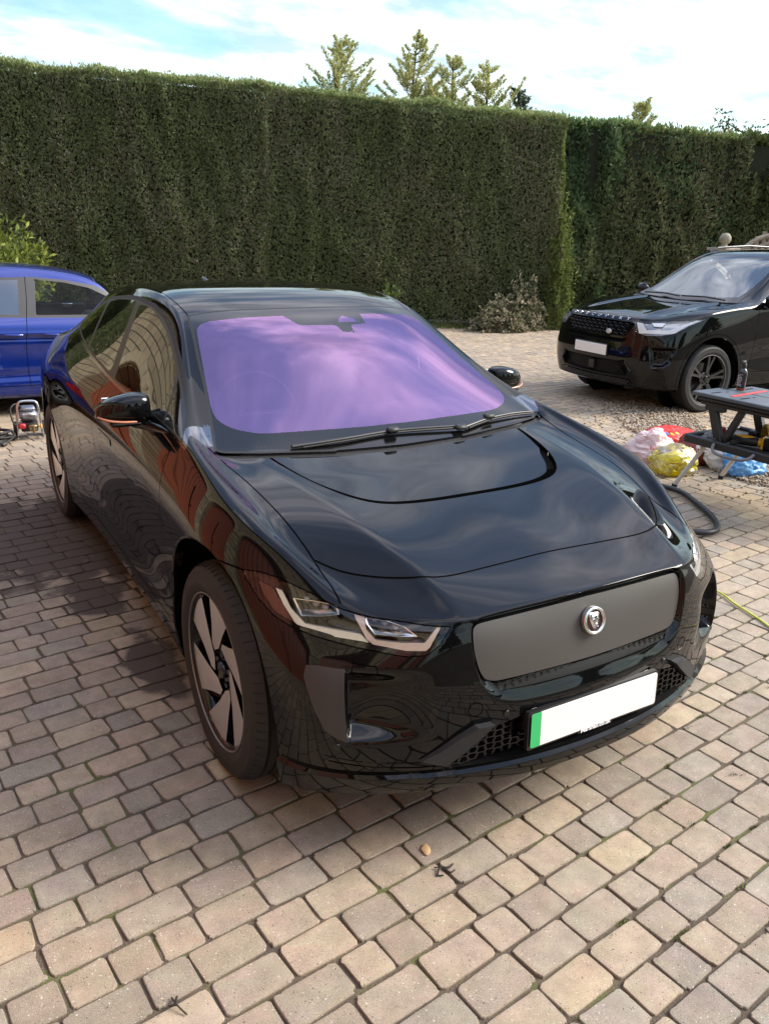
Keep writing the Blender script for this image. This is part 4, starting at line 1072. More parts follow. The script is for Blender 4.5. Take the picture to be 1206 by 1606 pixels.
# flush door handles
for sx in(-1,1):
    for y0,y1,z0,z1 in ((2.14,2.36,.868,.893),(3.10,3.30,.915,.94)):
        hh=[]
        for (y,z) in ((y0,z0),(y1,z0+.008),(y1+.01,z1+.006),(y0+.01,z1)):
            hit=JBV.ray_cast(Vector((sx*2,y,z)),Vector((-sx,0,0))); hh.append((hit[0].x+sx*.0035,y-2.3,z))
        V=hh+[(x-sx*.02,y,z) for x,y,z in hh]
        F=[(0,1,2,3),(0,4,5,1),(1,5,6,2),(2,6,7,3),(3,7,4,0)]
        q=MB(); q.add(V,F if sx>0 else [f[::-1] for f in F]); q.build('door_handle',M_paint,main_car,20)
# wipers
def wiper(P,blk,flip=1):
    q=MB(); pts=crom([(x,y-2.3,z) for x,y,z in P],5); n=len(pts)
    q.tube(pts,[.008-.004*i/n for i in range(n)],8)
    q.build('wiper_arm',M_satin,main_car,50)
    q=MB(); q.tube([(x,y-.004,z-.008) for x,y,z in pts[1:]],[.005]*(n-1),6); q.build('wiper_blade',M_rub,main_car,50)
    for b in blk:
        q=MB(); q.box((b[0],b[1]-2.3,b[2]),(.055,.030,.020),.007,(.3,0,0)); q.build('wiper_joint',M_plast,main_car,40)
wiper([(-.47,1.212,1.030),(-.25,1.218,1.036),(-.02,1.232,1.043),(.20,1.222,1.040),(.32,1.215,1.036)],[(-.02,1.226,1.050)])
wiper([(.315,1.205,1.030),(.46,1.235,1.048),(.60,1.250,1.056),(.735,1.262,1.052)],[(.47,1.238,1.060),(.30,1.205,1.034)])
# shark fin
q=MB(); V=[];n=14
for i,(y,hh,w) in enumerate(((3.43,.002,.004),(3.48,.022,.013),(3.54,.045,.016),(3.575,.055,.012),(3.60,.045,.008),(3.612,.004,.005))):
    for k in range(n):
        t=math.pi*k/(n-1); V.append((w*1.3*math.cos(t),y-2.3,1.478-.12*(y-3.43)+hh*max(0,math.sin(t))**.8))
F=[(i*n+k,i*n+k+1,(i+1)*n+k+1,(i+1)*n+k) for i in range(5) for k in range(n-1)]
q.add(V,F); q.build('aerial_fin',M_paint,main_car,60)
# cabin
M_cab=mat('cabin_dark',(.06,.057,.06),.6); M_seat=mat('seat_leather',(.07,.066,.068),.5)
q=MB(); q.box((0,1.62-2.3,.93),(1.42,.5,.20),.06); q.box((0,1.36-2.3,.985),(1.36,.30,.10),.04); q.box((0,2.6-2.3,.42),(1.45,2.4,.08)); q.build('dashboard',M_cab,main_car,40)
for sx in(-1,1):
    q=MB(); q.box((sx*.37,2.35-2.3,.62),(.50,.52,.20),.07); q.box((sx*.37,2.62-2.3,.92),(.48,.16,.62),.07,(-.28,0,0)); q.box((sx*.37,2.73-2.3,1.30),(.24,.10,.17),.04,(-.2,0,0)); q.build('seat',M_seat,main_car,45)
    q=MB(); q.box((sx*.80,2.3-2.3,.80),(.08,1.9,.56),.03); q.build('door_card',M_cab,main_car,40)
q=MB(); q.box((0,3.45-2.3,.75),(1.2,.5,.3),.08); q.box((0,3.62-2.3,1.0),(1.2,.16,.55),.07,(-.3,0,0)); q.build('rear_seat',M_seat,main_car,45)
q=MB(); a=[(-.36+.185*math.cos(t),1.83-2.3-.06*math.sin(t)*-1,1.02+.175*math.sin(t)) for t in [2*math.pi*k/36 for k in range(36)]]; q.tube(a,.014,10,closed=True)
q.box((-.36,1.80-2.3,1.02),(.30,.04,.05),.015); q.box((-.36,1.81-2.3,.97),(.05,.04,.12),.015); q.build('steering_wheel',mat('wheel_leather',(.07,.07,.072),.4),main_car,45)
q=MB(); q.box((0,2.85-2.3,1.468),(.92,1.05,.012),.004); q.build('headlining',mat('headlining_grey',(.16,.155,.15),.9),main_car,30)
q=MB(); q.box((.02,1.98-2.3,1.36),(.24,.04,.07),.02); q.tube([(.02,1.96-2.3,1.40),(.02,1.92-2.3,1.385)],.02,10); q.build('interior_mirror',M_plast,main_car,40)
# ============================================================ HEDGES, TREES, BUILDING
def leaf_mat(name,trans=.32):
    m=mat(name,(.06,.07,.03),.62,spec=.25); nt,N,L,p=nodes_of(m)
    at=N.new('ShaderNodeAttribute'); at.attribute_name='col'; L.new(at.outputs['Color'],p.inputs['Base Color'])
    out=[n for n in N if n.type=='OUTPUT_MATERIAL'][0]; t=N.new('ShaderNodeBsdfTranslucent'); L.new(at.outputs['Color'],t.inputs['Color'])
    mx=N.new('ShaderNodeMixShader'); mx.inputs[0].default_value=trans; L.new(p.outputs[0],mx.inputs[1]); L.new(t.outputs[0],mx.inputs[2]); L.new(mx.outputs[0],out.inputs[0])
    return m
M_leaf=leaf_mat('conifer_foliage')
def leaves(name,P,Dr,Ln,Wd,C,parent=None,fan=3,spread=.5,m=None):
    """P points, Dr growth directions, Ln lengths, Wd widths, C colours -> one mesh of small bent leaves"""
    n=len(P); Vs=[];Cs=[]
    for f in range(fan):
        d=Dr+NR.normal(0,spread,(n,3)); d/=np.linalg.norm(d,axis=1,keepdims=True)
        s=np.cross(d,NR.normal(0,1,(n,3))); s/=np.linalg.norm(s,axis=1,keepdims=True)+1e-9
        l=(Ln*NR.uniform(.6,1.25,n))[:,None]; w=(Wd*NR.uniform(.7,1.2,n))[:,None]
        nn=np.cross(d,s); b=P+NR.normal(0,.25,(n,3))*Ln[:,None]*.5
        q=np.stack([b,b+d*l*.45+s*w,b+d*l+nn*l*.12,b+d*l*.5-s*w],1); Vs.append(q.reshape(-1,3)); Cs.append(np.repeat(C*NR.uniform(.8,1.22,(n,1)),4,0))
    V=np.concatenate(Vs); Cc=np.concatenate(Cs); F=np.arange(len(V)).reshape(-1,4)
    me=mesh_np(name,V,F); at=me.color_attributes.new('col','FLOAT_COLOR','POINT'); a=np.ones((len(V),4),dtype=np.float32); a[:,:3]=np.clip(Cc,0,1); at.data.foreach_set('color',a.ravel())
    return link(name,me,m or M_leaf,parent)
def vnoise(P,sc,off=0):
    return np.array([noise.noise(Vector((p[0]*sc+off,p[1]*sc,p[2]*sc))) for p in P])
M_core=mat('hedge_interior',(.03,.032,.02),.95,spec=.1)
def hedge(name,label,A,B,hA,hB,thick,dens,disp,lf,pal,grp='clipped conifer hedges',cap=True,endc=None,fan=3,top_light=1.0):
    A=np.array(A,float);B=np.array(B,float); L=np.linalg.norm(B-A); ux=(B-A)/L; fn=np.array([ux[1],-ux[0]])   # face normal towards the drive
    root=thing(name,label,'hedge',((A[0]+B[0])/2,(A[1]+B[1])/2,0),0,grp); org=np.array([(A[0]+B[0])/2,(A[1]+B[1])/2,0])
    def hgt(s): return hA+(hB-hA)*s/L
    n=int(L*max(hA,hB)*dens); s=NR.uniform(0,L,n); z=NR.uniform(0,1,n)**.95*hgt(s)
    W=np.stack([s,z*.45,np.zeros(n)],1); d1=vnoise(W,.9,5); d2=vnoise(np.stack([s*2.2,z*.8,np.zeros(n)],1),1.6,9); d3=vnoise(np.stack([s*6,z*1.4,np.zeros(n)],1),1.0,2)
    dd=disp*(d1+.75*d2+.14*d3)
    rnd=np.minimum(1,(hgt(s)-z)/.30); dd-= .22*(1-np.sqrt(np.clip(1-(1-rnd)**2,0,1)))
    dep=-np.abs(NR.normal(0,.045,n))
    P=np.stack([A[0]+ux[0]*s+fn[0]*(dd+dep),A[1]+ux[1]*s+fn[1]*(dd+dep),z],1)-org
    Dr=np.stack([np.full(n,fn[0]*.55),np.full(n,fn[1]*.55),np.full(n,.75)],1)+NR.normal(0,.25,(n,3))
    pal=np.array(pal); k=np.clip((vnoise(np.stack([s,z*.5,np.zeros(n)],1),.8,31)*1.4+.5+NR.normal(0,.22,n)),0,.999); C=pal[(k*len(pal)).astype(int)]
    Ps=[P];Ds=[Dr];Cs=[C]
    # top: sunlight put into the leaf colour, lighter and yellower
    nt=int(L*thick*dens*.8); s=NR.uniform(0,L,nt); t=NR.uniform(0,thick,nt); zz=hgt(s)+.10*vnoise(np.stack([s,t,s*0],1),1.3,7)+.05*vnoise(np.stack([s,t,s*0],1),4.2,7)+NR.normal(0,.03,nt)
    P2=np.stack([A[0]+ux[0]*s-fn[0]*t,A[1]+ux[1]*s-fn[1]*t,zz],1)-org; D2=np.stack([np.zeros(nt),np.zeros(nt),np.ones(nt)],1)+NR.normal(0,.3,(nt,3))
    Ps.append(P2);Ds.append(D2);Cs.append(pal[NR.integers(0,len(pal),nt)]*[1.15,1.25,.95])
    # end face: own green palette puts the light on that side into the colour
    if endc is not None:
        ne=int(thick*hB*dens*1.5); t=NR.uniform(0,thick,ne); z=NR.uniform(0,1,ne)*hB; b=.12*vnoise(np.stack([t*2,z,t*0],1),1.3,3)
        P3=np.stack([B[0]-fn[0]*t+ux[0]*b,B[1]-fn[1]*t+ux[1]*b,z],1)-org; D3=np.stack([np.full(ne,ux[0]*.6),np.full(ne,ux[1]*.6),np.full(ne,.8)],1)
        Ps.append(P3);Ds.append(D3);Cs.append(np.array(endc)[NR.integers(0,len(endc),ne)])
    P=np.concatenate(Ps);Dr=np.concatenate(Ds);C=np.concatenate(Cs); m=len(P)
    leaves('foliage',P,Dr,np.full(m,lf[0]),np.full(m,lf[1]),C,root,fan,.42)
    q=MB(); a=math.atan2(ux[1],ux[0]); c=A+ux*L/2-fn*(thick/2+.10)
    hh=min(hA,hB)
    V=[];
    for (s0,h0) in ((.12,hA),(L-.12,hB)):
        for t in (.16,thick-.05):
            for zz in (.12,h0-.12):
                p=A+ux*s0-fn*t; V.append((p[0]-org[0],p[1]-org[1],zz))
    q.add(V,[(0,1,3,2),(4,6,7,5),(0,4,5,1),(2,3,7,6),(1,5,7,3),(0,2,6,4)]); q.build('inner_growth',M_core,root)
    # stems near the base
    for k in range(int(L/.6)):
        q=MB(); s0=.25+k*.6+R.uniform(-.1,.1); p=A+ux*s0-fn*.14; x,y=p[0]-org[0],p[1]-org[1]
        q.tube([(x,y,-.02),(x+R.uniform(-.05,.05),y+R.uniform(-.05,.05),.5)],.03,6)
        q.build('trunk',mat('hedge_bark',(.05,.035,.025),.9),root)
    return root
OL=[(0.18, 0.22, 0.098), (0.204, 0.242, 0.107), (0.237, 0.255, 0.133), (0.158, 0.198, 0.094), (0.267, 0.257, 0.163), (0.212, 0.251, 0.11), (0.314, 0.287, 0.192), (0.189, 0.222, 0.098)]
hedge('conifer_hedge','tall dark green clipped conifer hedge behind the black and blue cars',(-4.5,18.9),(4.9,14.15),4.78,4.34,1.1,1500,.12,(.058,.011),OL)
hedge('conifer_hedge','tall dark green clipped hedge ending in a bright sunlit corner by the pale shrub',(4.75,14.25),(9.92,11.50),4.32,3.93,1.1,1600,.13,(.058,.011),OL,endc=[(.13,.17,.04),(.16,.19,.05),(.10,.14,.035)])
OL2=[(0.11, 0.166, 0.077), (0.13, 0.191, 0.082), (0.161, 0.214, 0.091), (0.116, 0.171, 0.082), (0.189, 0.222, 0.102)]
OL3=[(0.175, 0.198, 0.091), (0.205, 0.206, 0.11), (0.277, 0.238, 0.14), (0.161, 0.191, 0.088), (0.219, 0.238, 0.107)]
hedge('conifer_hedge','tall hedge beyond the garages, mirrored in the rear side glass',(-3.6,13.4),(-3.2,18.6),5.6,5.6,1.1,420,.12,(.10,.018),OL)
hedge('conifer_hedge','loose dark evergreen section set back between the tall hedge and the right-hand hedge',(9.3,13.35),(12.0,12.0),4.06,4.04,1.2,620,.34,(.12,.022),OL2)
hedge('conifer_hedge','brownish green hedge section behind the black off-roader',(11.9,12.0),(14.4,10.75),4.02,3.85,1.2,620,.22,(.10,.018),OL3+OL2)
hedge('conifer_hedge','shaggy lighter green hedge at the right edge of the photo',(14.3,10.75),(19.5,8.1),3.85,3.5,1.2,520,.36,(.13,.024),[(.12,.14,.055),(.10,.12,.05),(.16,.17,.07),(.08,.10,.04)])
def blob_plant(name,label,cat,loc,rx,ry,rz,n,lf,pal,grp=None,fan=3,z0=0,lump=.5,spread=.7,trunk=True):
    root=thing(name,label,cat,loc,0,grp)
    d=NR.normal(0,1,(n,3)); d/=np.linalg.norm(d,axis=1,keepdims=True); d[:,2]=np.abs(d[:,2])*1.0-.15*(NR.uniform(0,1,n)<.25)
    r=1+lump*vnoise(d,2.3,loc[0]); r*=NR.uniform(.72,1.0,n)**.5
    r*=1+.35*vnoise(d,5.0,loc[1]); P=d*r[:,None]*[rx,ry,rz]; P[:,2]=np.maximum(P[:,2]+z0,.02)
    pal=np.array(pal); C=pal[NR.integers(0,len(pal),n)]
    leaves('foliage',P,d*.7+[0,0,.5],np.full(n,lf[0]),np.full(n,lf[1]),C,root,fan,spread)
    q=MB()
    for k in range(7):
        a=R.uniform(0,6.28); q.tube([(0,0,-.02),(rx*.3*math.cos(a),ry*.3*math.sin(a),z0+rz*.5),(rx*.6*math.cos(a),ry*.6*math.sin(a),z0+rz*.8)],[.02,.012,.006],5)
    q.build('stem',mat('twig_bark',(.07,.05,.035),.9),root)
    return root
blob_plant('shrub','pale cream and green variegated shrub low at the hedge corner','shrub',(8.75,11.50,0),.66,.42,.50,3000,(.055,.018),[(.38,.33,.22),(.28,.27,.16),(.12,.13,.06),(.44,.38,.28),(.09,.10,.05)])
blob_plant('shrub','taller pale variegated shrub against the sunlit hedge corner','shrub',(9.25,11.58,0),.38,.36,.85,2200,(.055,.018),[(.28,.24,.16),(.18,.18,.10),(.09,.11,.05),(.33,.28,.20),(.05,.065,.03)])
blob_plant('shrub','narrow bright green foliage added as the sunlit lower end of the tall hedge','shrub',(10.02,11.52,0),.26,.34,2.0,3600,(.06,.014),[(.15,.19,.045),(.11,.15,.04),(.18,.21,.06)])  # clump added so the hedge's lit lower end shows as a bright column
blob_plant('shrub','dark leafy shrub at the foot of the hedge behind the pale shrub','shrub',(10.6,12.35,0),.9,.4,.55,1800,(.07,.022),[(.05,.08,.025),(.035,.06,.02),(.08,.11,.035)])
blob_plant('shrub','yellow-green feathery conifer shrub above the blue car roof','shrub',(-.85,11.3,0),1.15,.9,1.95,5200,(.11,.020),[(.20,.24,.045),(.26,.29,.06),(.13,.17,.04),(.08,.11,.03)],lump=.4)
blob_plant('shrub','small bright green sprig growing at the hedge foot beside the windscreen','shrub',(6.85,12.75,0),.22,.16,.75,420,(.07,.018),[(.15,.20,.05),(.10,.15,.04)])
# grass, weeds and fallen leaves along the hedge foot
def verge():
    A=np.array((3.0,15.0));B=np.array((9.4,11.6)); n=2600; s=NR.uniform(0,1,n); t=np.abs(NR.normal(0,.16,n)); u=(B-A)/np.linalg.norm(B-A); fn=np.array([u[1],-u[0]])
    P=A+(B-A)*s[:,None]+fn*(t[:,None]-.05); P=np.concatenate([P,np.full((n,1),.0)],1)
    q2=NR.uniform(0,1,1200); P2=np.array((9.5,12.9))+(np.array((13.5,10.9))-np.array((9.5,12.9)))*q2[:,None]+fn*np.abs(NR.normal(0,.2,1200))[:,None]; P2=np.concatenate([P2,np.zeros((1200,1))],1)
    P=np.concatenate([P,P2]); n=len(P); C=np.array([(.09,.13,.03),(.12,.16,.04),(.16,.14,.06),(.07,.10,.03)])[NR.integers(0,4,n)]
    o=leaves('verge_grass',P,np.tile([0,0,1.],(n,1)),np.full(n,.07),np.full(n,.008),C,None,3,.45); tag(o,'rough grass and weeds along the foot of the hedge','grass',kind='stuff')
    n=900; s=NR.uniform(0,1,n); t=np.abs(NR.normal(0,.35,n)); P=A+(B-A)*s[:,None]*1.05+fn*t[:,None]; P=np.concatenate([P,np.full((n,1),.006)],1)
    C=np.array([(.30,.20,.10),(.38,.27,.14),(.22,.13,.06),(.45,.36,.22)])[NR.integers(0,4,n)]
    o=leaves('leaf_litter',P,np.concatenate([NR.normal(0,1,(n,2)),np.full((n,1),.1)],1),np.full(n,.045),np.full(n,.014),C,None,1,.2); tag(o,'dry fallen leaves scattered along the hedge foot','leaf litter',kind='stuff')
verge()
# conifers growing behind the hedge: leader + drooping whorled branches
def conifer(label,x,y,top,w,pal,name='conifer_tree',bare=.3,seed=0,lean=0):
    rr=random.Random(seed); root=thing(name,label,'tree',(x,y,0),0,'conifers rising behind the hedge')
    q=MB(); q.tube([(0,0,-.05),(0,0,top*.6),(lean*.5,0,top*.85),(lean,0,top)],[.10,.06,.03,.008],7)
    P=[];D=[]; z=top-2.4
    while z<top-.04:
        f=(top-z)/2.4
        for k in range(rr.randint(3,5)):
            a=rr.uniform(0,6.28); l=(w*(min(1,f*1.5)**.8)*rr.uniform(.45,1.2)+.10)*(1 if rr.random()>.15 else 1.35); lx=lean*max(0,1-f*1.5); rise=l*rr.uniform(.45,.95)
            b=np.array([lx,0,z]); m1=b+np.array([math.cos(a)*l*.55,math.sin(a)*l*.55,rise*.22]); tip=b+np.array([math.cos(a)*l,math.sin(a)*l,rise]); 
            q.tube([tuple(b),tuple(m1),tuple(tip)],[.012,.007,.002],4)
            m=int(26+l*200)
            for j in range(m):
                t=rr.uniform(bare,1.05); p=b*(1-t)**2+2*t*(1-t)*m1+t*t*tip; off=rr.uniform(0,1)**1.5*.13*(1.15-t); ph=rr.uniform(0,6.28)
                dd=(tip-m1)/np.linalg.norm(tip-m1); sd=np.array([math.cos(ph),math.sin(ph),rr.uniform(-.5,.9)]); P.append(p+sd*off); D.append(dd*.8+sd*.7+[0,0,.3])
        z+=rr.uniform(.09,.17)
    for j in range(90):
        t=rr.uniform(.0,.5); P.append(np.array([lean*(1-t),0,top-t]));D.append(np.array([rr.gauss(0,.6),rr.gauss(0,.6),.7]))
    q.build('trunk',mat('conifer_bark',(.09,.06,.04),.9),root)
    P=np.array(P);D=np.array(D);n=len(P);pal=np.array(pal)
    leaves('crown',P,D,np.full(n,.055),np.full(n,.009),pal[NR.integers(0,len(pal),n)],root,2,.35)
YG=[(.42,.44,.15),(.52,.51,.21),(.32,.35,.12),(.58,.54,.27)]
conifer('broad yellow-green conifer top above the hedge, leftmost of the four',7.15,15.75,5.62,.9,YG,seed=1,lean=.1)
conifer('thin sparse conifer tip above the hedge, second from left',8.75,15.35,5.75,.65,YG,seed=2,bare=.45,lean=.15)
conifer('dense yellow-green conifer top above the hedge, third from left',9.35,14.6,5.28,.75,YG,seed=3)
conifer('yellow-green conifer top at the right of the close pair above the hedge',10.1,14.35,5.22,.72,YG,seed=4)
conifer('short dark bluish conifer shoot leaning left above the hedge end',10.9,14.0,4.82,.35,[(.07,.09,.05),(.10,.12,.07)],seed=5,lean=-.25)
conifer('low conifer tip just above the right-hand hedge',13.0,12.6,4.62,.6,YG,seed=6)
def broadleaf(label,x,y,top,w,seed,n=1500):
    rr=random.Random(seed); root=thing('broadleaf_tree',label,'tree',(x,y,0)); q=MB(); q.tube([(0,0,-.05),(0,0,top*.55),(.1,0,top*.9)],[.12,.08,.02],8)
    P=[];
    for k in range(26):
        a=rr.uniform(0,6.28); l=w*rr.uniform(.4,1); z=top*rr.uniform(.6,1.0); tip=(math.cos(a)*l,math.sin(a)*l,z); q.tube([(0,0,z-.5*l),tip],[.02,.004],4)
        for j in range(n//26): t=rr.uniform(.35,1.1); P.append([tip[0]*t+rr.gauss(0,.1),tip[1]*t+rr.gauss(0,.1),z-.5*l+.5*l*t+rr.gauss(0,.1)])
    q.build('trunk',mat('conifer_bark'),root); P=np.array(P);m=len(P)
    leaves('crown',P,NR.normal(0,1,(m,3)),np.full(m,.09),np.full(m,.022),np.array([(.08,.10,.035),(.11,.13,.04),(.06,.08,.03)])[NR.integers(0,3,m)],root,2,.6)
broadleaf('leafy branch tips of a tree reaching in at the upper right edge',15.6,10.4,5.0,.95,3)
broadleaf('low leafy tree top just above the hedge at the far right',15.2,11.6,4.35,.8,4)
# garden gate arch and stone ball finial beyond the off-roader
t=thing('gate_pier','stone gate pier with ball finial behind the off-roader roof','gate pier',(11.45,8.75,0))
M_stone=mat('weathered_stone',(.27,.24,.18),.85); noise_var(M_stone,9,.25,.5,80)
q=MB(); q.box((0,0,.82),(.32,.32,1.64),.01); q.box((0,0,1.66),(.42,.42,.05),.01); q.build('pier',M_stone,t,30)
q=MB(); q.lathe([(0,1.68),(.10,1.68),(.05,1.72),(.05,1.745),(.085,1.77),(.105,1.82),(.10,1.87),(.06,1.925),(0,1.94)],(0,0,0),'Z',20); q.build('ball_finial',M_stone,t,60)
t=thing('garden_gate','arched weathered timber gate top behind the off-roader','gate',(12.3,8.3,0))
M_gate=mat('grey_timber',(.24,.20,.15),.8); noise_var(M_gate,7,.3,.4,60)
q=MB(); arc=[(.75*math.cos(a),0,1.25+.68*math.sin(a)) for a in [math.pi*k/20 for k in range(21)]]; q.tube(arc,.045,8); arc=[(.62*math.cos(a),0,1.25+.55*math.sin(a)) for a in [math.pi*k/20 for k in range(21)]]; q.tube(arc,.03,8); q.build('arch_rail',M_gate,t,50)
q=MB()
for k in range(-5,6): q.box((k*.125,0,.75+.30*math.cos(k*.25)),(.08,.03,1.4+.6*math.cos(k*.25)),.004)
q.build('slats',M_gate,t,30); t.rotation_euler=(0,0,-.5)
# ------------------------------------------------------------ stone garage range on the left (seen in the car's flank)
def garages():
    t=thing('garage_building','pale stone garage range with arched red-brown timber doors left of the cars','building',(-3.45,0,0))
    ms=mat('pale_stone_wall',(.42,.36,.25),.85); nt,N,L,p=nodes_of(ms); tc=N.new('ShaderNodeTexCoord'); sp=N.new('ShaderNodeSeparateXYZ'); cb=N.new('ShaderNodeCombineXYZ'); L.new(tc.outputs['Object'],sp.inputs[0]); L.new(sp.outputs['Y'],cb.inputs[0]); L.new(sp.outputs['Z'],cb.inputs[1])
    br=N.new('ShaderNodeTexBrick'); br.inputs['Scale'].default_value=1; br.inputs['Brick Width'].default_value=.42; br.inputs['Row Height'].default_value=.19; br.inputs['Mortar Size'].default_value=.014; br.inputs['Color1'].default_value=(.44,.36,.23,1); br.inputs['Color2'].default_value=(.30,.24,.15,1); br.inputs['Mortar'].default_value=(.10,.08,.06,1)
    L.new(cb.outputs[0],br.inputs['Vector']); L.new(br.outputs['Color'],p.inputs['Base Color']); b=N.new('ShaderNodeBump'); b.invert=True; b.inputs['Distance'].default_value=.02; L.new(br.outputs['Fac'],b.inputs['Height']); L.new(b.outputs[0],p.inputs['Normal'])
    mw=mat('red_brown_timber',(.30,.075,.035),.55); nt,N,L,p=nodes_of(mw); tc=N.new('ShaderNodeTexCoord'); w=N.new('ShaderNodeTexWave'); w.bands_direction='Y'; w.inputs['Scale'].default_value=1.75; L.new(tc.outputs['Object'],w.inputs['Vector'])
    r=N.new('ShaderNodeValToRGB'); r.color_ramp.elements[0].position=.02; r.color_ramp.elements[0].color=(.05,.012,.008,1); r.color_ramp.elements[1].position=.12; r.color_ramp.elements[1].color=(.33,.085,.04,1); L.new(w.outputs[0],r.inputs[0]); L.new(r.outputs[0],p.inputs['Base Color'])
    # wall front as panels with arched openings
    cy=[-8.2,-5.2,-2.2,.8,3.8,6.8,9.8]; ow=1.22; sp_=2.35; H=4.9
    V=[];F=[];x=0; y0=-10.5
    def quad(a,b,c,d):
        n=len(V); V.extend([a,b,c,d]); F.append((n,n+1,n+2,n+3))
    prev=y0
    for c in cy:
        quad((0,prev,0),(0,c-ow,0),(0,c-ow,H),(0,prev,H)); prev=c+ow
        pts=[(c+ow*math.cos(a),sp_+1.0*math.sin(a)) for a in [math.pi*k/20 for k in range(21)]][::-1]
        for (ya,za),(yb,zb) in zip(pts[:-1],pts[1:]):
            quad((0,ya,za),(0,yb,zb),(0,yb,H),(0,ya,H)); quad((0,ya,za),(-.28,ya,za),(-.28,yb,zb),(0,yb,zb))
        for yy in(c-ow,c+ow): quad((0,yy,0),(-.28,yy,0),(-.28,yy,sp_),(0,yy,sp_))
    quad((0,prev,0),(0,12.9,0),(0,12.9,H),(0,prev,H)); quad((0,12.9,0),(-4,12.9,0),(-4,12.9,H),(0,12.9,H)); quad((0,y0,0),(-4,y0,0),(-4,y0,H),(0,y0,H)); quad((-4,y0,0),(-4,12.9,0),(-4,12.9,H),(-4,y0,H))
    q=MB(); q.add(V,F); q.build('wall',ms,t)
    mv=mat('arch_stone',(.45,.37,.24),.85); 
    for c in cy:
        q=MB(); n=15
        for k in range(n):
            a=math.pi*(k+.5)/n; q.box((.015,c+(ow+.14)*math.cos(a),sp_+(1.0+.14)*math.sin(a)),(.06,.25,.24),.015,(math.atan2(math.sin(a),math.cos(a)),0,0))
        q.build('arch_voussoirs',mv,t,30)
        q=MB(); pts=[(c-ow,0),(c+ow,0)]+[(c+ow*math.cos(a),sp_+1.0*math.sin(a)) for a in [math.pi*k/20 for k in range(21)]]
        q.prism(pts,.05,Matrix(((0,0,1,-.30),(1,0,0,0),(0,1,0,0),(0,0,0,1)))); d=q.build('garage_door',mw,t,30)
        q=MB(); q.box((-.22,c,1.05),(.03,.025,2.1)); q.box((-.22,c-.12,1.05),(.05,.02,.12),.005); q.build('door_handle',M_dark,d)
    mt=mat('roof_tiles',(.07,.045,.035),.8); noise_var(mt,20,.3)
    V=[(.30,y0-.3,H-.05),(.30,13.2,H-.05),(-2.0,13.2,H+1.3),(-2.0,y0-.3,H+1.3),(-4.3,13.2,H-.05),(-4.3,y0-.3,H-.05),(.30,y0-.3,H+.05),(.30,13.2,H+.05)]
    q=MB(); q.add(V,[(0,1,7,6),(6,7,2,3),(3,2,4,5),(1,4,2,7),(0,6,3,5),(0,5,4,1)]); q.build('roof',mt,t)
garages()
def back_tree(label,x,y,h,w,seed):
    t=thing('conifer_tree',label,'tree',(x,y,0),0,'conifers behind the photographer'); q=MB(); q.tube([(0,0,-.05),(0,0,h)],[.2,.03],8); q.build('trunk',mat('conifer_bark'),t)
    n=5200; z=NR.uniform(.06,1,n)**.8; a=NR.uniform(0,6.283,n); r=w*(1-z)**.8*(1+.3*np.sin(a*5+z*20))*NR.uniform(.5,1,n)**.4; P=np.stack([r*np.cos(a),r*np.sin(a),z*h],1)
    leaves('crown',P,np.stack([np.cos(a),np.sin(a),np.full(n,.3)],1),np.full(n,.42),np.full(n,.09),np.array(OL2)[NR.integers(0,5,n)],t,2,.4)
for i,(x,y,h,w) in enumerate(((5.5,-17,7.5,1.9),(12.5,-15,6.0,1.7),(19,-12,7,2.0),(-1.5,-16,6.2,1.9))): back_tree(['tall conifer behind the photographer, mirrored in the front wing','middling conifer behind the photographer beside the tallest one','dark conifer behind the photographer at the right of the drive','low conifer behind the photographer nearest the garages'][i],x,y,h,w,i)
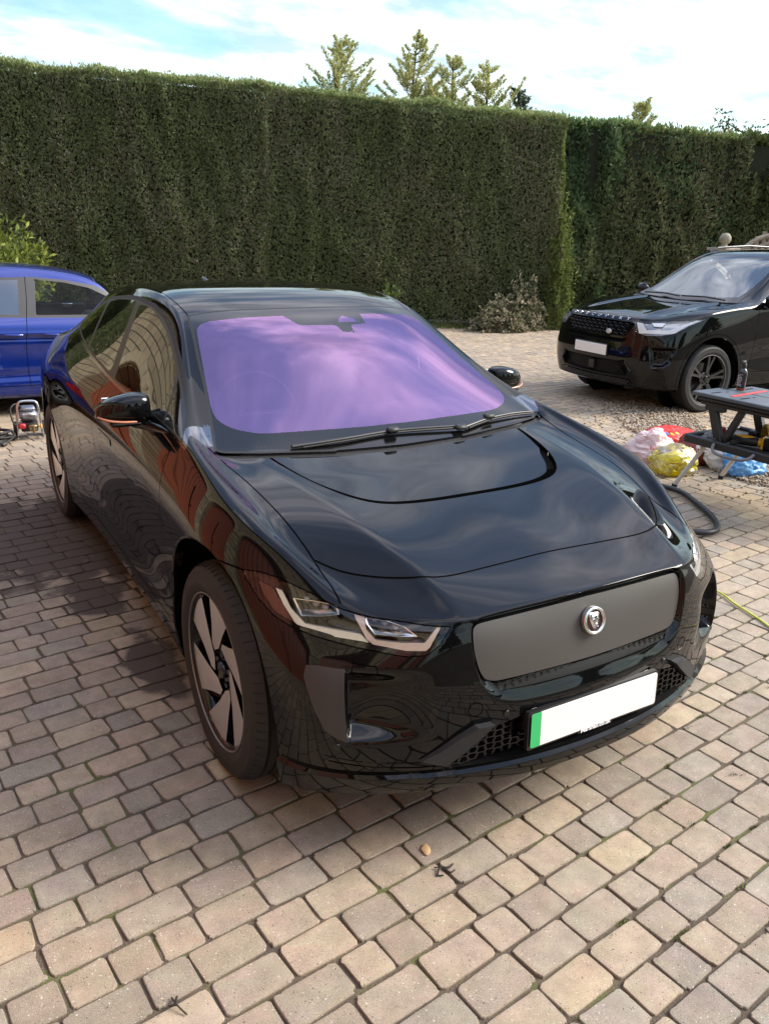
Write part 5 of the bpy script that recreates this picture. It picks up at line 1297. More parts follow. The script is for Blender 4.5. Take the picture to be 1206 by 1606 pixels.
# ============================================================ BLACK OFF-ROADER (right) AND BLUE HATCHBACK (left)
def fcol(base): return [(0,)+tuple(b) for b in base]
UA=[
[(0,0.13,0.25),(0,0.05,0.28),(0,0.02,0.42),(0,0,0.56),(0,0.01,0.7),(0,0.03,0.84),(0,0.05,0.94),(0,0.11,1.005)],
[(0.27,0.14,0.25),(0.27,0.06,0.28),(0.27,0.03,0.42),(0.27,0.01,0.56),(0.27,0.02,0.7),(0.27,0.04,0.84),(0.27,0.06,0.94),(0.27,0.12,1.005)],
[(0.5,0.17,0.25),(0.51,0.09,0.28),(0.52,0.06,0.42),(0.53,0.04,0.56),(0.53,0.05,0.7),(0.52,0.07,0.84),(0.51,0.09,0.94),(0.5,0.15,1.003)],
[(0.65,0.22,0.25),(0.68,0.14,0.28),(0.7,0.11,0.42),(0.71,0.1,0.56),(0.71,0.11,0.7),(0.7,0.13,0.84),(0.68,0.16,0.94),(0.64,0.22,1.005)],
[(0.77,0.31,0.25),(0.81,0.24,0.28),(0.83,0.21,0.42),(0.84,0.2,0.56),(0.84,0.21,0.7),(0.83,0.24,0.84),(0.81,0.29,0.94),(0.74,0.34,1.015)],
[(0.85,0.44,0.25),(0.89,0.4,0.28),(0.91,0.36,0.42),(0.915,0.35,0.56),(0.915,0.36,0.7),(0.905,0.39,0.84),(0.88,0.45,0.95),(0.81,0.5,1.03)],
[(0.88,0.62,0.26),(0.92,0.6,0.29),(0.935,0.57,0.43),(0.94,0.57,0.57),(0.94,0.58,0.71),(0.935,0.6,0.85),(0.919,0.64,0.995),(0.877,0.68,1.059)],
[(0.89,0.87,0.26),(0.93,0.87,0.29),(0.945,0.87,0.44),(0.95,0.87,0.58),(0.95,0.87,0.72),(0.948,0.87,0.86),(0.934,0.87,1.015),(0.897,0.88,1.089)],
[(0.88,1.3,0.26),(0.92,1.3,0.29),(0.935,1.3,0.42),(0.935,1.3,0.56),(0.94,1.3,0.7),(0.942,1.3,0.85),(0.934,1.3,1.035),(0.907,1.3,1.129)],
[(0.88,1.75,0.26),(0.92,1.75,0.29),(0.935,1.75,0.4),(0.925,1.75,0.54),(0.93,1.75,0.7),(0.94,1.75,0.86),(0.934,1.75,1.055),(0.912,1.75,1.149)],
[(0.88,2.2,0.26),(0.92,2.2,0.29),(0.935,2.2,0.4),(0.92,2.2,0.54),(0.93,2.2,0.7),(0.94,2.2,0.87),(0.934,2.2,1.065),(0.912,2.2,1.164)],
[(0.88,2.7,0.26),(0.92,2.7,0.29),(0.935,2.7,0.4),(0.92,2.7,0.54),(0.93,2.7,0.7),(0.94,2.7,0.88),(0.934,2.7,1.085),(0.912,2.7,1.179)],
[(0.88,3.2,0.26),(0.92,3.2,0.3),(0.94,3.2,0.42),(0.94,3.2,0.56),(0.94,3.2,0.72),(0.945,3.2,0.89),(0.934,3.2,1.095),(0.907,3.2,1.194)],
[(0.88,3.61,0.28),(0.92,3.61,0.32),(0.945,3.61,0.44),(0.95,3.61,0.58),(0.95,3.61,0.74),(0.948,3.61,0.9),(0.934,3.61,1.105),(0.902,3.61,1.204)],
[(0.88,4,0.3),(0.91,4,0.34),(0.93,4,0.46),(0.935,4,0.6),(0.935,4,0.75),(0.93,4,0.92),(0.914,4,1.115),(0.892,4,1.214)],
[(0.83,4.42,0.32),(0.86,4.45,0.36),(0.88,4.45,0.48),(0.88,4.44,0.6),(0.875,4.42,0.75),(0.865,4.4,0.92),(0.85,4.37,1.08),(0.8,4.33,1.21)],
[(0.66,4.52,0.32),(0.68,4.56,0.36),(0.69,4.56,0.48),(0.69,4.55,0.6),(0.68,4.54,0.75),(0.67,4.52,0.92),(0.66,4.49,1.08),(0.64,4.45,1.21)],
[(0.5,4.54,0.32),(0.5,4.58,0.36),(0.5,4.59,0.48),(0.5,4.58,0.6),(0.5,4.56,0.75),(0.5,4.54,0.92),(0.5,4.51,1.08),(0.48,4.47,1.21)],
[(0.34,4.55,0.32),(0.34,4.59,0.36),(0.34,4.6,0.48),(0.34,4.59,0.6),(0.34,4.57,0.75),(0.34,4.55,0.92),(0.34,4.52,1.08),(0.34,4.48,1.21)],
[(0.17,4.55,0.32),(0.17,4.59,0.36),(0.17,4.6,0.48),(0.17,4.59,0.6),(0.17,4.57,0.75),(0.17,4.55,0.92),(0.17,4.52,1.08),(0.17,4.48,1.21)],
[(0,4.55,0.32),(0,4.59,0.36),(0,4.6,0.48),(0,4.59,0.6),(0,4.57,0.75),(0,4.55,0.92),(0,4.52,1.08),(0,4.48,1.21)]]
UB=[
[(0,.36,1.055),(.27,.37,1.05),(.50,.40,1.045),(.66,.48,1.045),(.77,.60,1.065)],
[(0,.80,1.098),(.27,.80,1.098),(.53,.81,1.10),(.70,.84,1.098),(.80,.86,1.098)],
[(0,1.28,1.135),(.32,1.285,1.138),(.60,1.31,1.145),(.76,1.36,1.155),(.83,1.34,1.142)],
[(0,1.72,1.40),(.28,1.73,1.398),(.54,1.75,1.39),(.70,1.79,1.375),(.775,1.77,1.33)],
[(0,2.12,1.635),(.24,2.13,1.633),(.46,2.15,1.625),(.615,2.18,1.605),(.70,2.20,1.555)],
[(0,2.7,1.712),(.24,2.7,1.71),(.46,2.7,1.702),(.62,2.7,1.685),(.71,2.7,1.62)],
[(0,3.2,1.712),(.24,3.2,1.71),(.46,3.2,1.70),(.62,3.2,1.683),(.71,3.2,1.62)],
[(0,3.75,1.69),(.24,3.75,1.688),(.45,3.75,1.68),(.61,3.75,1.66),(.71,3.75,1.60)],
[(0,4.33,1.63),(.22,4.32,1.628),(.42,4.30,1.62),(.58,4.27,1.60),(.69,4.20,1.54)],
]
def ucr(e,a,g,NS,NT):
    for r in range(4,10): e(g[r][5],g[r+1][5],.35)
    for c in range(3): e(g[3][c],g[3][c+1],.8)
    for r in range(3,5): e(g[r][3],g[r+1][3],.5)
    for c in range(5): e(g[9][c],g[9][c+1],.8)
    for s in range(NS-1): e(a[s][0],a[s+1][0],1); e(a[s][1],a[s+1][1],.6)
    for s in range(0,3): e(a[s][7],a[s+1][7],.4)
def place(root,x,y,rz):
    root.location=(x,y,0); root.rotation_euler=(0,0,rz)
def spokes10(w,rr,hw,silver,rot0):
    for k in range(5):
        for d in(-9,9):
            a=rot0+72*k+d; P=[(.97,-3.4),(.97,3.4),(.60,4.5-(d*.25)),(.22,16-d*.6),(.22,-16-d*.6),(.60,-4.5-(d*.25))]
            pts=[polar(r*rr,a+b) for r,b in P]; xf=lambda r:hw-.016-.035*(1-r)
            top=[(xf(P[i][0]),pts[i][0],pts[i][1]) for i in range(6)]; lo=[(x-.05,y,z) for x,y,z in top]
            q=MB(); q.add(top+lo,[tuple(range(6))]+[(i,6+i,6+(i+1)%6,(i+1)%6) for i in range(6)]); q.build('spoke',silver,w,25)
    q=MB(); q.lathe([(0,hw-.04),(.07,hw-.045),(.08,hw-.055),(.08,hw-.09)],(0,0,0),'X',24); q.build('hub',silver,w,30)
def cabin(root,y0,z0,roof,seatc):
    q=MB(); q.box((0,1.62,z0-.12),(1.42,.45,.20),.06); q.box((0,2.8,.45),(1.4,2.4,.08)); q.build('dashboard',M_cab,root,40)
    for sx in(-1,1):
        q=MB(); q.box((sx*.37,2.35,.75),(.50,.52,.20),.07); q.box((sx*.37,2.58,1.05),(.48,.15,.60),.07,(-.22,0,0)); q.box((sx*.37,2.66,1.42),(.26,.10,.18),.04,(-.15,0,0)); q.build('seat',seatc,root,45)
def build_suv():
    t=thing('parked_car','black off-roader with blank white plate and black wheels parked before the hedge','car',(0,0,0))
    V,F,cr=grid_cage(UA,UB,5,6,ucr); P,T=limit_shell(V,F,cr,4); S=Shell(P,T)
    up=lambda c:(c[:,2]>1.05)&(c[:,1]>1.2)&(c[:,1]<2.4)
    ws=[(0,1.29),(.32,1.295),(.60,1.325),(.735,1.365),(.715,1.55),(.685,1.80),(.65,2.0),(.60,2.165),(.46,2.14),(.24,2.12),(0,2.11)]
    S.region(TOP,sym(ws),'frit',up,['body']); 
    fr=[(0,1.37),(.50,1.40),(.66,1.45),(.67,1.6),(.645,1.85),(.60,2.03),(.54,2.09),(.3,2.06),(0,2.05)]
    S.region(TOP,sym(fr),'wsglass',up,['frit']); S.gap(TOP,sym(ws)[1:-1],.010,up,'seal',['body','frit'])
    side=lambda c:(np.abs(c[:,0])>.55)&(c[:,2]>1.08)&(c[:,1]>1.25)&(c[:,1]<4.3)
    dlo=[(1.42,1.145),(1.75,1.155),(2.2,1.17),(2.7,1.185),(3.2,1.20),(3.7,1.215),(4.15,1.235),(4.08,1.50),(3.8,1.56),(3.2,1.60),(2.7,1.61),(2.35,1.575),(2.1,1.50),(1.85,1.38),(1.62,1.26)]
    S.region(SIDE,dlo,'pillar',side,['body'])
    S.region(SIDE,[(1.55,1.175),(2.2,1.19),(2.50,1.20),(2.52,1.575),(2.38,1.555),(2.1,1.475),(1.85,1.355),(1.65,1.25)],'glass',side,['pillar'])
    S.region(SIDE,[(2.62,1.205),(3.1,1.22),(3.30,1.225),(3.30,1.57),(2.95,1.588),(2.64,1.59)],'glass',side,['pillar'])
    S.region(SIDE,[(3.40,1.23),(4.05,1.255),(3.98,1.47),(3.8,1.53),(3.42,1.565)],'glass',side,['pillar'])
    S.gap(SIDE,dlo[:7],.014,side,'molding',['body','pillar'])
    top=lambda c:(c[:,1]<1.45)&(c[:,2]>.98)
    hg=crom([(.78,1.38),(.80,1.2),(.79,.9),(.765,.65),(.70,.42),(.63,.285)],4)
    fr_=lambda c:(c[:,1]<.55)&(c[:,2]<1.01)
    S.gap(TOP,hg,.006,top,'gap',['body']); S.gap(TOP,[(.63,.285),(.5,.155),(.27,.125),(0,.118)],.008,lambda c:(c[:,1]<.5)&(c[:,2]>.9),'gap',['body'])
    S.region(TOP,sym([(0,1.235),(.32,1.24),(.60,1.265),(.76,1.30),(.78,1.38),(.735,1.365),(.6,1.325),(.32,1.295),(0,1.29)]),'cowl',top,['body'])
    # bonnet creases
    # lamps
    cor=lambda c:(c[:,1]<1.0)&(c[:,2]<1.04)&(np.abs(c[:,0])>.40)
    lamp=[(.60,.962),(.72,.972),(.95,.98),(1.15,.987),(1.40,1.0),(1.62,1.012),(1.56,.985),(1.38,.93),(1.22,.868),(1.0,.838),(.80,.835),(.68,.85)]
    S.region(CORNER,lamp,'lamp',cor,['body','gap']); S.gap(CORNER,lamp,.007,cor,'gap',['body'],closed=True)
    gr=[(0,.957),(.45,.955),(.545,.948),(.50,.85),(.44,.802),(0,.795)]
    S.region(FRONT,sym(gr),'grille',fr_,['body','gap'])
    S.region(FRONT,sym([(0,.775),(.45,.78),(.50,.80),(.47,.76),(.44,.735),(0,.73)]),'slot',fr_,['body'])
    S.region(FRONT,sym([(0,.535),(.42,.54),(.50,.56),(.56,.46),(.52,.385),(0,.37)]),'intake',fr_,['body'])
    S.region(FRONT,sym([(0,.345),(.50,.355),(.58,.345),(.54,.30),(0,.295)]),'lowtrim',fr_,['body'])
    S.region(CORNER,[(.86,.73),(1.20,.735),(1.30,.72),(1.22,.56),(1.12,.50),(.93,.50),(.90,.60)],'scoop',cor,['body'])
    ds=lambda c:(np.abs(c[:,0])>.7)&(c[:,1]>1.2)&(c[:,1]<4.0)&(c[:,2]<1.28)
    S.gap(SIDE,[(1.50,1.15),(1.50,.9),(1.49,.6),(1.45,.42)],.006,ds,'gap',['body','molding']); S.gap(SIDE,[(2.56,1.19),(2.57,.9),(2.58,.42)],.006,ds,'gap',['body','molding'])
    S.gap(SIDE,[(3.36,1.21),(3.38,1.05),(3.22,.80),(3.1,.55),(3.05,.42)],.006,ds,'gap',['body','molding']); S.gap(SIDE,[(1.45,.42),(2.2,.42),(3.05,.42)],.006,ds,'gap',['body'])
    for cy,rad in ((.885,.435),(3.626,.435)):
        am=lambda c:(np.abs(c[:,0])>.6)&(np.abs(c[:,1]-cy)<.6)&(c[:,2]<.95)
        S.gap(SIDE,[(cy+(rad+.035)*math.cos(a),.385+(rad+.035)*math.sin(a)) for a in [math.radians(-12+204*k/40) for k in range(41)]],.006,am,'gap',['body'])
        f=lambda P:np.hypot(P[:,1]-cy,P[:,2]-.385)-rad
        S.cut(f,am(S.cen())); c=S.cen(); S.lab[am(c)&(np.hypot(c[:,1]-cy,c[:,2]-.385)<rad)]=S.L('arch')
    vx=lambda n:np.unique(S.T[S.lab==S.L(n)].ravel()); Pn=S.P.copy(); h=np.abs(S.P[:,0]);Y=S.P[:,1];Z=S.P[:,2]
    for nm,pl,dp,wd in (('grille',gr,.03,.012),('slot',[(0,.775),(.45,.78),(.50,.80),(.47,.76),(.44,.735),(0,.73)],.03,.012),('intake',[(0,.535),(.42,.54),(.50,.56),(.56,.46),(.52,.385),(0,.37)],.05,.015)):
        i=vx(nm); sd=-poly_sd(sym(pl),h[i],Z[i]); Pn[i,1]+=dp*sstep(sd/wd)
    i=vx('scoop'); sp=[(.86,.73),(1.20,.735),(1.30,.72),(1.22,.56),(1.12,.50),(.93,.50),(.90,.60)]; sd=-poly_sd(sp,h[i]+Y[i],Z[i]); Pn[i]-=S.N[i]*(.05*sstep(sd/.05))[:,None]
    # bonnet edge lines: twin raised shoulders
    k=(Y>.2)&(Y<1.3)&(Z>1.0); Pn[:,2]+=.016*k*np.exp(-((h-.47-.06*Y)/.05)**2)*sstep((Y-.2)/.3)
    S.P=Pn; E=S.emit_label
    from mathutils.bvhtree import BVHTree
    UBV=BVHTree.FromPolygons([Vector(p) for p in S.P],[tuple(t_) for t_ in S.T.tolist()])
    parts=S.comps(['body']); 
    for p in parts:
        ext=S.P[S.T[p]].reshape(-1,3); lo,hi=ext.min(0),ext.max(0); c=ext.mean(0)
        nm='trim' if len(p)<40 else ('bonnet' if lo[2]>.95 and hi[1]<1.6 and abs(c[0])<.1 else ('door' if abs(c[0])>.6 and lo[1]>1.4 and hi[1]<3.5 and lo[2]<.7 else ('wheel_arch_trim' if hi[2]-lo[2]<.6 and abs(c[0])>.6 and len(p)<2500 and lo[1]>.2 and hi[2]<1.0 else 'body_shell')))
        S.emit(nm,p,M_plast if nm=='wheel_arch_trim' else M_paint,t)
    E('frit','windscreen_border',M_gloss,t); E('wsglass','windscreen',M_wsclear,t)
    for lb,nm,m in (('seal','window_seal',M_rub),('molding','belt_moulding',M_gloss),('pillar','window_pillar',M_gloss),('glass','side_glass',M_sideg),('lamp','headlight',M_clear),('scoop','bumper_scoop',M_paint)):
        for p in S.comps([lb]):
            if len(p)>20: S.emit(nm,p,m,t)
    E('gap','panel_gap',M_dark,t,.003); E('cowl','cowl_panel',M_plast,t,.01); E('grille','grille',M_dark,t); E('slot','bumper_slot',M_dark,t); E('intake','lower_intake',M_dark,t); E('lowtrim','skid_trim',M_gloss,t,-.012)
    for p in S.comps(['lamp']):
        TT=S.T[p]; u,inv=np.unique(TT.ravel(),return_inverse=True); Q=S.P[u].copy(); sg=np.sign(Q[:,0].mean()); d=-poly_sd(lamp,np.abs(Q[:,0])+Q[:,1],Q[:,2]); k=.002+.04*sstep(d/.016); Q[:,1]+=k; Q[:,0]-=sg*k*.5
        me=mesh_np('lamp_bowl',Q,inv.reshape(-1,3)); me.shade_smooth(); link('lamp_bowl',me,mat('lamp_silver',(.30,.31,.33),.25,metal=.8),t)
    def surf(u,z,dep):   # point on the corner surface for a given h+Y
        best=None
        i=np.argmin((np.abs(h+Y-u)+np.abs(Z-z))+(Y>1.2)*9+(S.P[:,0]>0)*9); p=S.P[i]; return (abs(p[0])-dep*.3,p[1]+dep,z)
    for sx in(-1,1):
        for pl in ([(.65,.955),(.70,.850),(1.17,.858),(1.38,.948),(1.56,.998),(1.50,1.0),(1.32,.955),(1.12,.90),(.80,.888),(.73,.955)],[(.86,.962),(.90,.93),(1.02,.93),(1.06,.965)]):
            q=MB(); A=[surf(u,z,.012) for u,z in pl]; B=[surf(u,z,.022) for u,z in pl]; n=len(A)
            q.add([(sx*x,y,z) for x,y,z in A+B],[tuple(range(n)),tuple(range(n,2*n))[::-1]]+[(i,n+i,n+(i+1)%n,(i+1)%n) for i in range(n)]); q.build('light_guide',M_drl,t,30)
    # honeycomb grille and mesh
    q=MB(); row=0
    for z in np.arange(.812,.95,.036):
        x=-.52+(row%2)*.042
        while x<.52:
            if abs(x)<.43+ (z-.83)*1.0 and abs(x)<.52:
                y=.03+.14*x*x+.5*max(0,z-.85)*.35
                pts=[(x+.034*math.cos(math.radians(60*k)),y,z+.0155*math.sin(math.radians(60*k))) for k in range(6)]
                q.tube(pts,.005,5,closed=True)
            x+=.084
        row+=1
    q.build('grille_mesh',M_gloss,t,60)
    q=MB()
    for k in range(-26,27):
        x=k*.04
        for s in(-1,1):
            a=(x,.055+.12*x*x,.39); x2=x+s*.16; b=(x2,.055+.12*x2*x2,.53)
            if abs(x)<.5 and abs(x2)<.5: q.tube([a,b],.003,4)
    q.build('intake_mesh',M_satin,t)
    q=MB(); q.box((0,.035,.455),(.09,.03,.10),.006); q.build('radar_cover',M_satin,t,30)
    q=MB(); q.lathe([(0,-.010),(.024,-.010),(.029,-.004),(.029,.006)],(0,0,0),'Y',24); q.V=[(x*1.45+.22,y+.034,z*.95+.835) for x,y,z in q.V]; q.build('grille_badge',mat('badge_silver',(.55,.57,.56),.35,metal=.6),t,50)
    q=MB(); q.box((0,-.012,.632),(.52,.008,.111),.003); q.build('number_plate',mat('plate_white'),t,30)
    q=MB(); q.box((0,.0,.632),(.54,.02,.13),.004); q.build('plate_holder',M_satin,t,30)
    # bonnet lettering
    word='DISCOVERY'
    for i,ch in enumerate(word):
        x=-.43+.86*i/8; hy=UBV.ray_cast(Vector((x,-1,.982)),Vector((0,1,0)))[0].y; M=Matrix.Translation((x,hy-.004,.984))@Matrix.Rotation(math.radians(58),4,'X')@Matrix.Rotation(math.atan(.36*x),4,'Y')
        text_obj('letter',ch,.046,M,mat('letter_dark_chrome',(.42,.42,.43),.2,metal=1),t,.004,xs=1.35,bold=.002)
    # lower blade trims, side air blade
    for sx in(-1,1):
        q=MB(); q.tube([(sx*.50,.055,.54),(sx*.565,.075,.455),(sx*.61,.10,.44),(sx*.66,.12,.445)],[.016,.02,.014,.008],8); q.build('bumper_trim',M_blade2,t,50)
        q=MB(); q.tube([(sx*.72,.13,.50),(sx*.84,.22,.505),(sx*.90,.34,.53)],[.008,.016,.010],8); q.build('bumper_trim',M_paint,t,50)
    # wheels, wells
    for sx in(-1,1):
        for cy,r0 in ((.885,12),(3.626,30)):
            build_wheel(t,(sx*.8075,cy,.366),sx,spokes10,rt=.366,rr=.262,width=.235,rot0=r0,silver=mat('black_alloy',(.012,.012,.013),.22,metal=.0,coat=.5))
            q=MB(); q.lathe([(.45,sx*.89),(.455,sx*.60),(.02,sx*.60)],(0,cy,.385),'X',40); q.F=[f for f in q.F if max(q.V[i][2] for i in f)>.3]; q.M=[0]*len(q.F); q.build('wheel_well',M_dark,t,40)
    q=MB(); q.box((0,2.25,.34),(1.2,4.1,.18),.03); q.box((0,2.25,.33),(1.76,1.8,.16),.03); q.box((0,.45,.29),(1.3,.5,.08),.02); q.build('underbody',M_dark,t)
    # mirrors
    for sx in(-1,1):
        q=MB(); q.box((sx*1.0,1.62,1.19),(.21,.11,.15),.045); q.box((sx*.91,1.60,1.115),(.12,.06,.04),.015); o=q.build('door_mirror',M_paint,t,60)
    # wipers, roof rails, fin
    for (a,b) in ((.62,-.02),(-.05,-.62)):
        q=MB(); q.tube([(a,1.30,1.175),((a+b)/2,1.335,1.19),(b,1.31,1.18)],.009,6); q.build('wiper',M_satin,t,50)
    for sx in(-1,1):
        q=MB(); q.tube([(sx*.60,2.3,1.665),(sx*.605,2.45,1.715),(sx*.61,3.0,1.745),(sx*.61,3.6,1.73),(sx*.60,3.95,1.68)],.014,8); q.build('roof_rail',M_gloss,t,50)
    q=MB(); q.box((0,3.9,1.71),(.03,.12,.06),.012); q.build('aerial_fin',M_paint,t,40)
    cabin(t,0,1.14,1.7,mat('pale_seat',(.20,.19,.175),.7))
    q=MB(); q.tube([(.36+.18*math.cos(a),1.84+.05*math.sin(a),1.16+.17*math.sin(a)) for a in [2*math.pi*k/30 for k in range(30)]],.014,8,closed=True); q.build('steering_wheel',M_cab,t,50)
    q=MB(); q.box((0,2.02,1.53),(.22,.03,.06),.015); q.build('interior_mirror',M_cab,t,40)
    q=MB(); q.tube([(.0,2.0,1.49),(.0,2.0,1.45)],.002,4); q.box((0,2.0,1.425),(.035,.008,.055),.004); q.build('air_freshener',mat('white_card',(.6,.62,.64),.6),t,40)
    q=MB(); q.box((0,3.15,1.655),(1.0,1.4,.012)); q.build('headlining',mat('headlining_grey'),t)
    place(t,5.035,5.30,math.radians(-93.4)); 
    return t
M_wsclear=glass_mat('windscreen_clear',(.9,.97,1),(.45,.50,.50),.13)
M_blade2=mat('gloss_dark_grey',(.06,.06,.06),.2,metal=.5)
suv=build_suv()
# the shell is built nose at local y=0 on the car's centre line
def remap(tab,fy,fz,kh): return [[(h*kh,fy(y),fz(z)) for h,y,z in row] for row in tab]
def build_blue():
    t=thing('parked_car','bright metallic blue hatchback behind the black crossover at the left edge','car',(0,0,0))
    fy=lambda y:y*.885; fz=lambda z:float(np.interp(z,[0,.2,.66,1.06,1.2,1.42,1.53,1.7],[0,.20,.64,.915,.985,1.31,1.425,1.6]))
    A=remap(JA,fy,fz,.93);B=remap(JB,fy,fz,.94)
    for r_,d_ in ((3,.10),(4,.26),(5,.10)): B[r_]=[(h,y-d_,z-(0,.06,.02)[r_-3]) for h,y,z in B[r_]]
    V,F,cr=grid_cage(A,B,5,6,jcr); P,T=limit_shell(V,F,cr,4,5); S=Shell(P,T)
    nt=None
    mb=mat('blue_paint',(.003,.022,.21),.22,metal=.35,coat=1,coat_rough=.03)
    up=lambda c:(c[:,2]>.85)&(c[:,1]>.95)&(c[:,1]<2.1)
    ws=[(h*.94,fy(y)) for h,y in [(0,1.178),(.30,1.186),(.60,1.212),(.735,1.255),(.742,1.29),(.697,1.46),(.655,1.64),(.625,1.80),(.603,1.90),(.580,2.02),(.568,2.088),(.44,2.068),(.24,2.045),(0,2.037)]]
    ws=[(h,y-.26*max(0,min(1,(y-1.08)/.74))) for h,y in ws]
    S.region(TOP,sym(ws),'wsglass',up,['body']); S.gap(TOP,sym(ws)[1:-1],.011,up,'seal',['body','wsglass'])
    side=lambda c:(np.abs(c[:,0])>.45)&(c[:,2]>.84)&(c[:,1]>1.0)&(c[:,1]<3.6)
    dlo=[(1.30,.925),(1.7,.935),(2.2,.948),(2.7,.962),(3.1,.985),(3.20,1.06),(3.05,1.20),(2.8,1.275),(2.45,1.305),(2.2,1.308),(1.90,1.280),(1.60,1.220),(1.42,1.130),(1.30,1.02)]
    S.region(SIDE,dlo,'pillar',side,['body'])
    fgl=[(1.40,.950),(2.21,.965),(2.16,1.282),(1.90,1.255),(1.66,1.198),(1.46,1.095)]
    S.region(SIDE,fgl,'fglass',side,['pillar']); S.region(SIDE,[(2.36,.972),(2.85,.985),(2.82,1.245),(2.55,1.278),(2.32,1.284)],'rglass',side,['pillar']); S.region(SIDE,[(2.90,.988),(3.08,1.0),(3.13,1.06),(3.02,1.18),(2.88,1.232)],'rglass',side,['pillar'])
    S.gap(SIDE,[(1.30,.925),(1.7,.935),(2.2,.948),(2.7,.962),(3.1,.985)],.014,side,'molding',['body','pillar'])
    ds=lambda c:(np.abs(c[:,0])>.6)&(c[:,1]>.9)&(c[:,1]<3.5)&(c[:,2]<1.4)
    S.gap(SIDE,[(2.25,1.31),(2.27,1.1),(2.30,.94),(2.335,.70),(2.34,.45),(2.33,.30)],.006,ds,'gap',['body','molding','pillar'])
    S.gap(SIDE,[(1.27,.93),(1.25,.7),(1.26,.5),(1.24,.30)],.006,ds,'gap',['body','molding']); S.gap(SIDE,[(3.0,.98),(3.02,.85),(2.86,.62),(2.80,.42),(2.78,.31)],.006,ds,'gap',['body','molding']); S.gap(SIDE,[(1.24,.30),(2.33,.305),(2.78,.31)],.006,ds,'gap',['body'])
    for cy in (.80,3.29):
        am=lambda c:(np.abs(c[:,0])>.55)&(np.abs(c[:,1]-cy)<.5)&(c[:,2]<.85); f=lambda P:np.hypot(P[:,1]-cy,P[:,2]-.325)-.365
        S.cut(f,am(S.cen())); c=S.cen(); S.lab[am(c)&(np.hypot(c[:,1]-cy,c[:,2]-.325)<.365)]=S.L('arch')
    cor=lambda c:(c[:,1]>3.2)&(c[:,2]>.5)&(c[:,2]<.95)&(np.abs(c[:,0])>.5)
    S.region(SIDE,[(3.62,.66),(3.75,.62),(4.1,.62),(4.1,.86),(3.9,.88),(3.7,.80)],'taillamp',cor,['body'])
    # waist crease along the doors
    Pn=S.P.copy(); z=S.P[:,2]; y=S.P[:,1]; hx=np.abs(S.P[:,0])>.6
    cz=.80+.02*(y-2.2); Pn[:,0]+=np.sign(Pn[:,0])*hx*.010*np.exp(-((z-cz)/.018)**2)*sstep((y-1.0)/.4); Pn[:,0]-=np.sign(Pn[:,0])*hx*.012*np.exp(-((z-cz+.045)/.03)**2)*sstep((y-1.0)/.4)
    Pn[:,0]-=np.sign(Pn[:,0])*hx*.022*np.exp(-((z-.40)/.05)**2)*sstep((y-1.2)/.4)*sstep((2.9-y)/.3)
    S.P=Pn
    for p in S.comps(['body']):
        ext=S.P[S.T[p]].reshape(-1,3); lo,hi=ext.min(0),ext.max(0); c=ext.mean(0)
        S.emit('door' if abs(c[0])>.5 and lo[1]>1.1 and hi[1]<3.2 and lo[2]<.6 and len(p)>200 else ('trim' if len(p)<60 else 'body_shell'),p,mb,t)
    for lb,nm,m in (('wsglass','windscreen',M_wsclear),('seal','window_seal',M_rub),('molding','belt_moulding',mat('grey_trim',(.045,.045,.047),.5)),('pillar','window_pillar',mat('grey_trim')),('fglass','door_glass',glass_mat('blue_car_glass',(1,1,1),(.70,.74,.70),.0,fres=1.25)),('rglass','rear_door_glass',glass_mat('blue_car_rear_glass',(1,1,1),(.10,.10,.11),.14,rough=.12)),('taillamp','tail_light',mat('red_lens',(.5,.02,.015),.15)),('gap','panel_gap',M_dark)):
        for p in S.comps([lb]):
            if len(p)>20: S.emit(nm,p,m,t,.003 if lb=='gap' else 0)
    for sx in(-1,1):
        for cy,r0 in ((.80,10),(3.29,30)):
            build_wheel(t,(sx*.765,cy,.315),sx,spokes10,rt=.315,rr=.216,width=.20,rot0=r0,silver=mat('grey_alloy',(.35,.35,.36),.3,metal=.9))
            q=MB(); q.lathe([(.375,sx*.82),(.38,sx*.55),(.02,sx*.55)],(0,cy,.325),'X',32); q.F=[f for f in q.F if max(q.V[i][2] for i in f)>.25]; q.M=[0]*len(q.F); q.build('wheel_well',M_dark,t,40)
        # pull handles in a scooped recess
        for yy in(2.46,):
            q=MB(); q.tube([(sx*.872,yy-.10,.79),(sx*.895,yy-.06,.792),(sx*.895,yy+.04,.795),(sx*.872,yy+.07,.795)],.012,8); q.build('door_handle',mb,t,50)
        q=MB(); q.tube([(sx*.872,2.12,.79),(sx*.895,2.16,.792),(sx*.895,2.06+.19,.795),(sx*.872,2.27,.795)],.001,4)
        q=MB(); q.box((sx*.93,1.30,.99),(.17,.09,.12),.035); q.box((sx*.86,1.30,.945),(.10,.05,.03),.01); q.build('door_mirror',mb,t,60)
        q=MB(); q.tube([(sx*.868,2.005,.782),(sx*.893,2.03,.785),(sx*.893,2.14,.788),(sx*.868,2.17,.788)],.013,8); q.build('door_handle',mb,t,50)
        # open-window inner door with chrome release
        q=MB(); q.box((sx*.73,1.9,.80),(.06,.9,.30),.03); c=q.build('door_card',M_cab,t,40)
        q=MB(); q.box((sx*.70,1.66,.915),(.02,.12,.055),.015); q.build('inner_release',M_chrome,t,40)
    q=MB(); q.box((0,2.0,.28),(1.2,3.6,.16),.03); q.box((0,2.05,.28),(1.6,1.8,.14),.03); q.build('underbody',M_dark,t)
    for sx in(-1,1):
        q=MB(); q.box((sx*.34,2.15,.55),(.46,.48,.18),.06); q.box((sx*.34,2.42,.78),(.44,.14,.42),.06,(-.2,0,0)); q.build('seat',M_seat,t,45)
    q=MB(); q.box((0,1.35,.80),(1.2,.4,.16),.05); q.build('dashboard',M_cab,t,40)
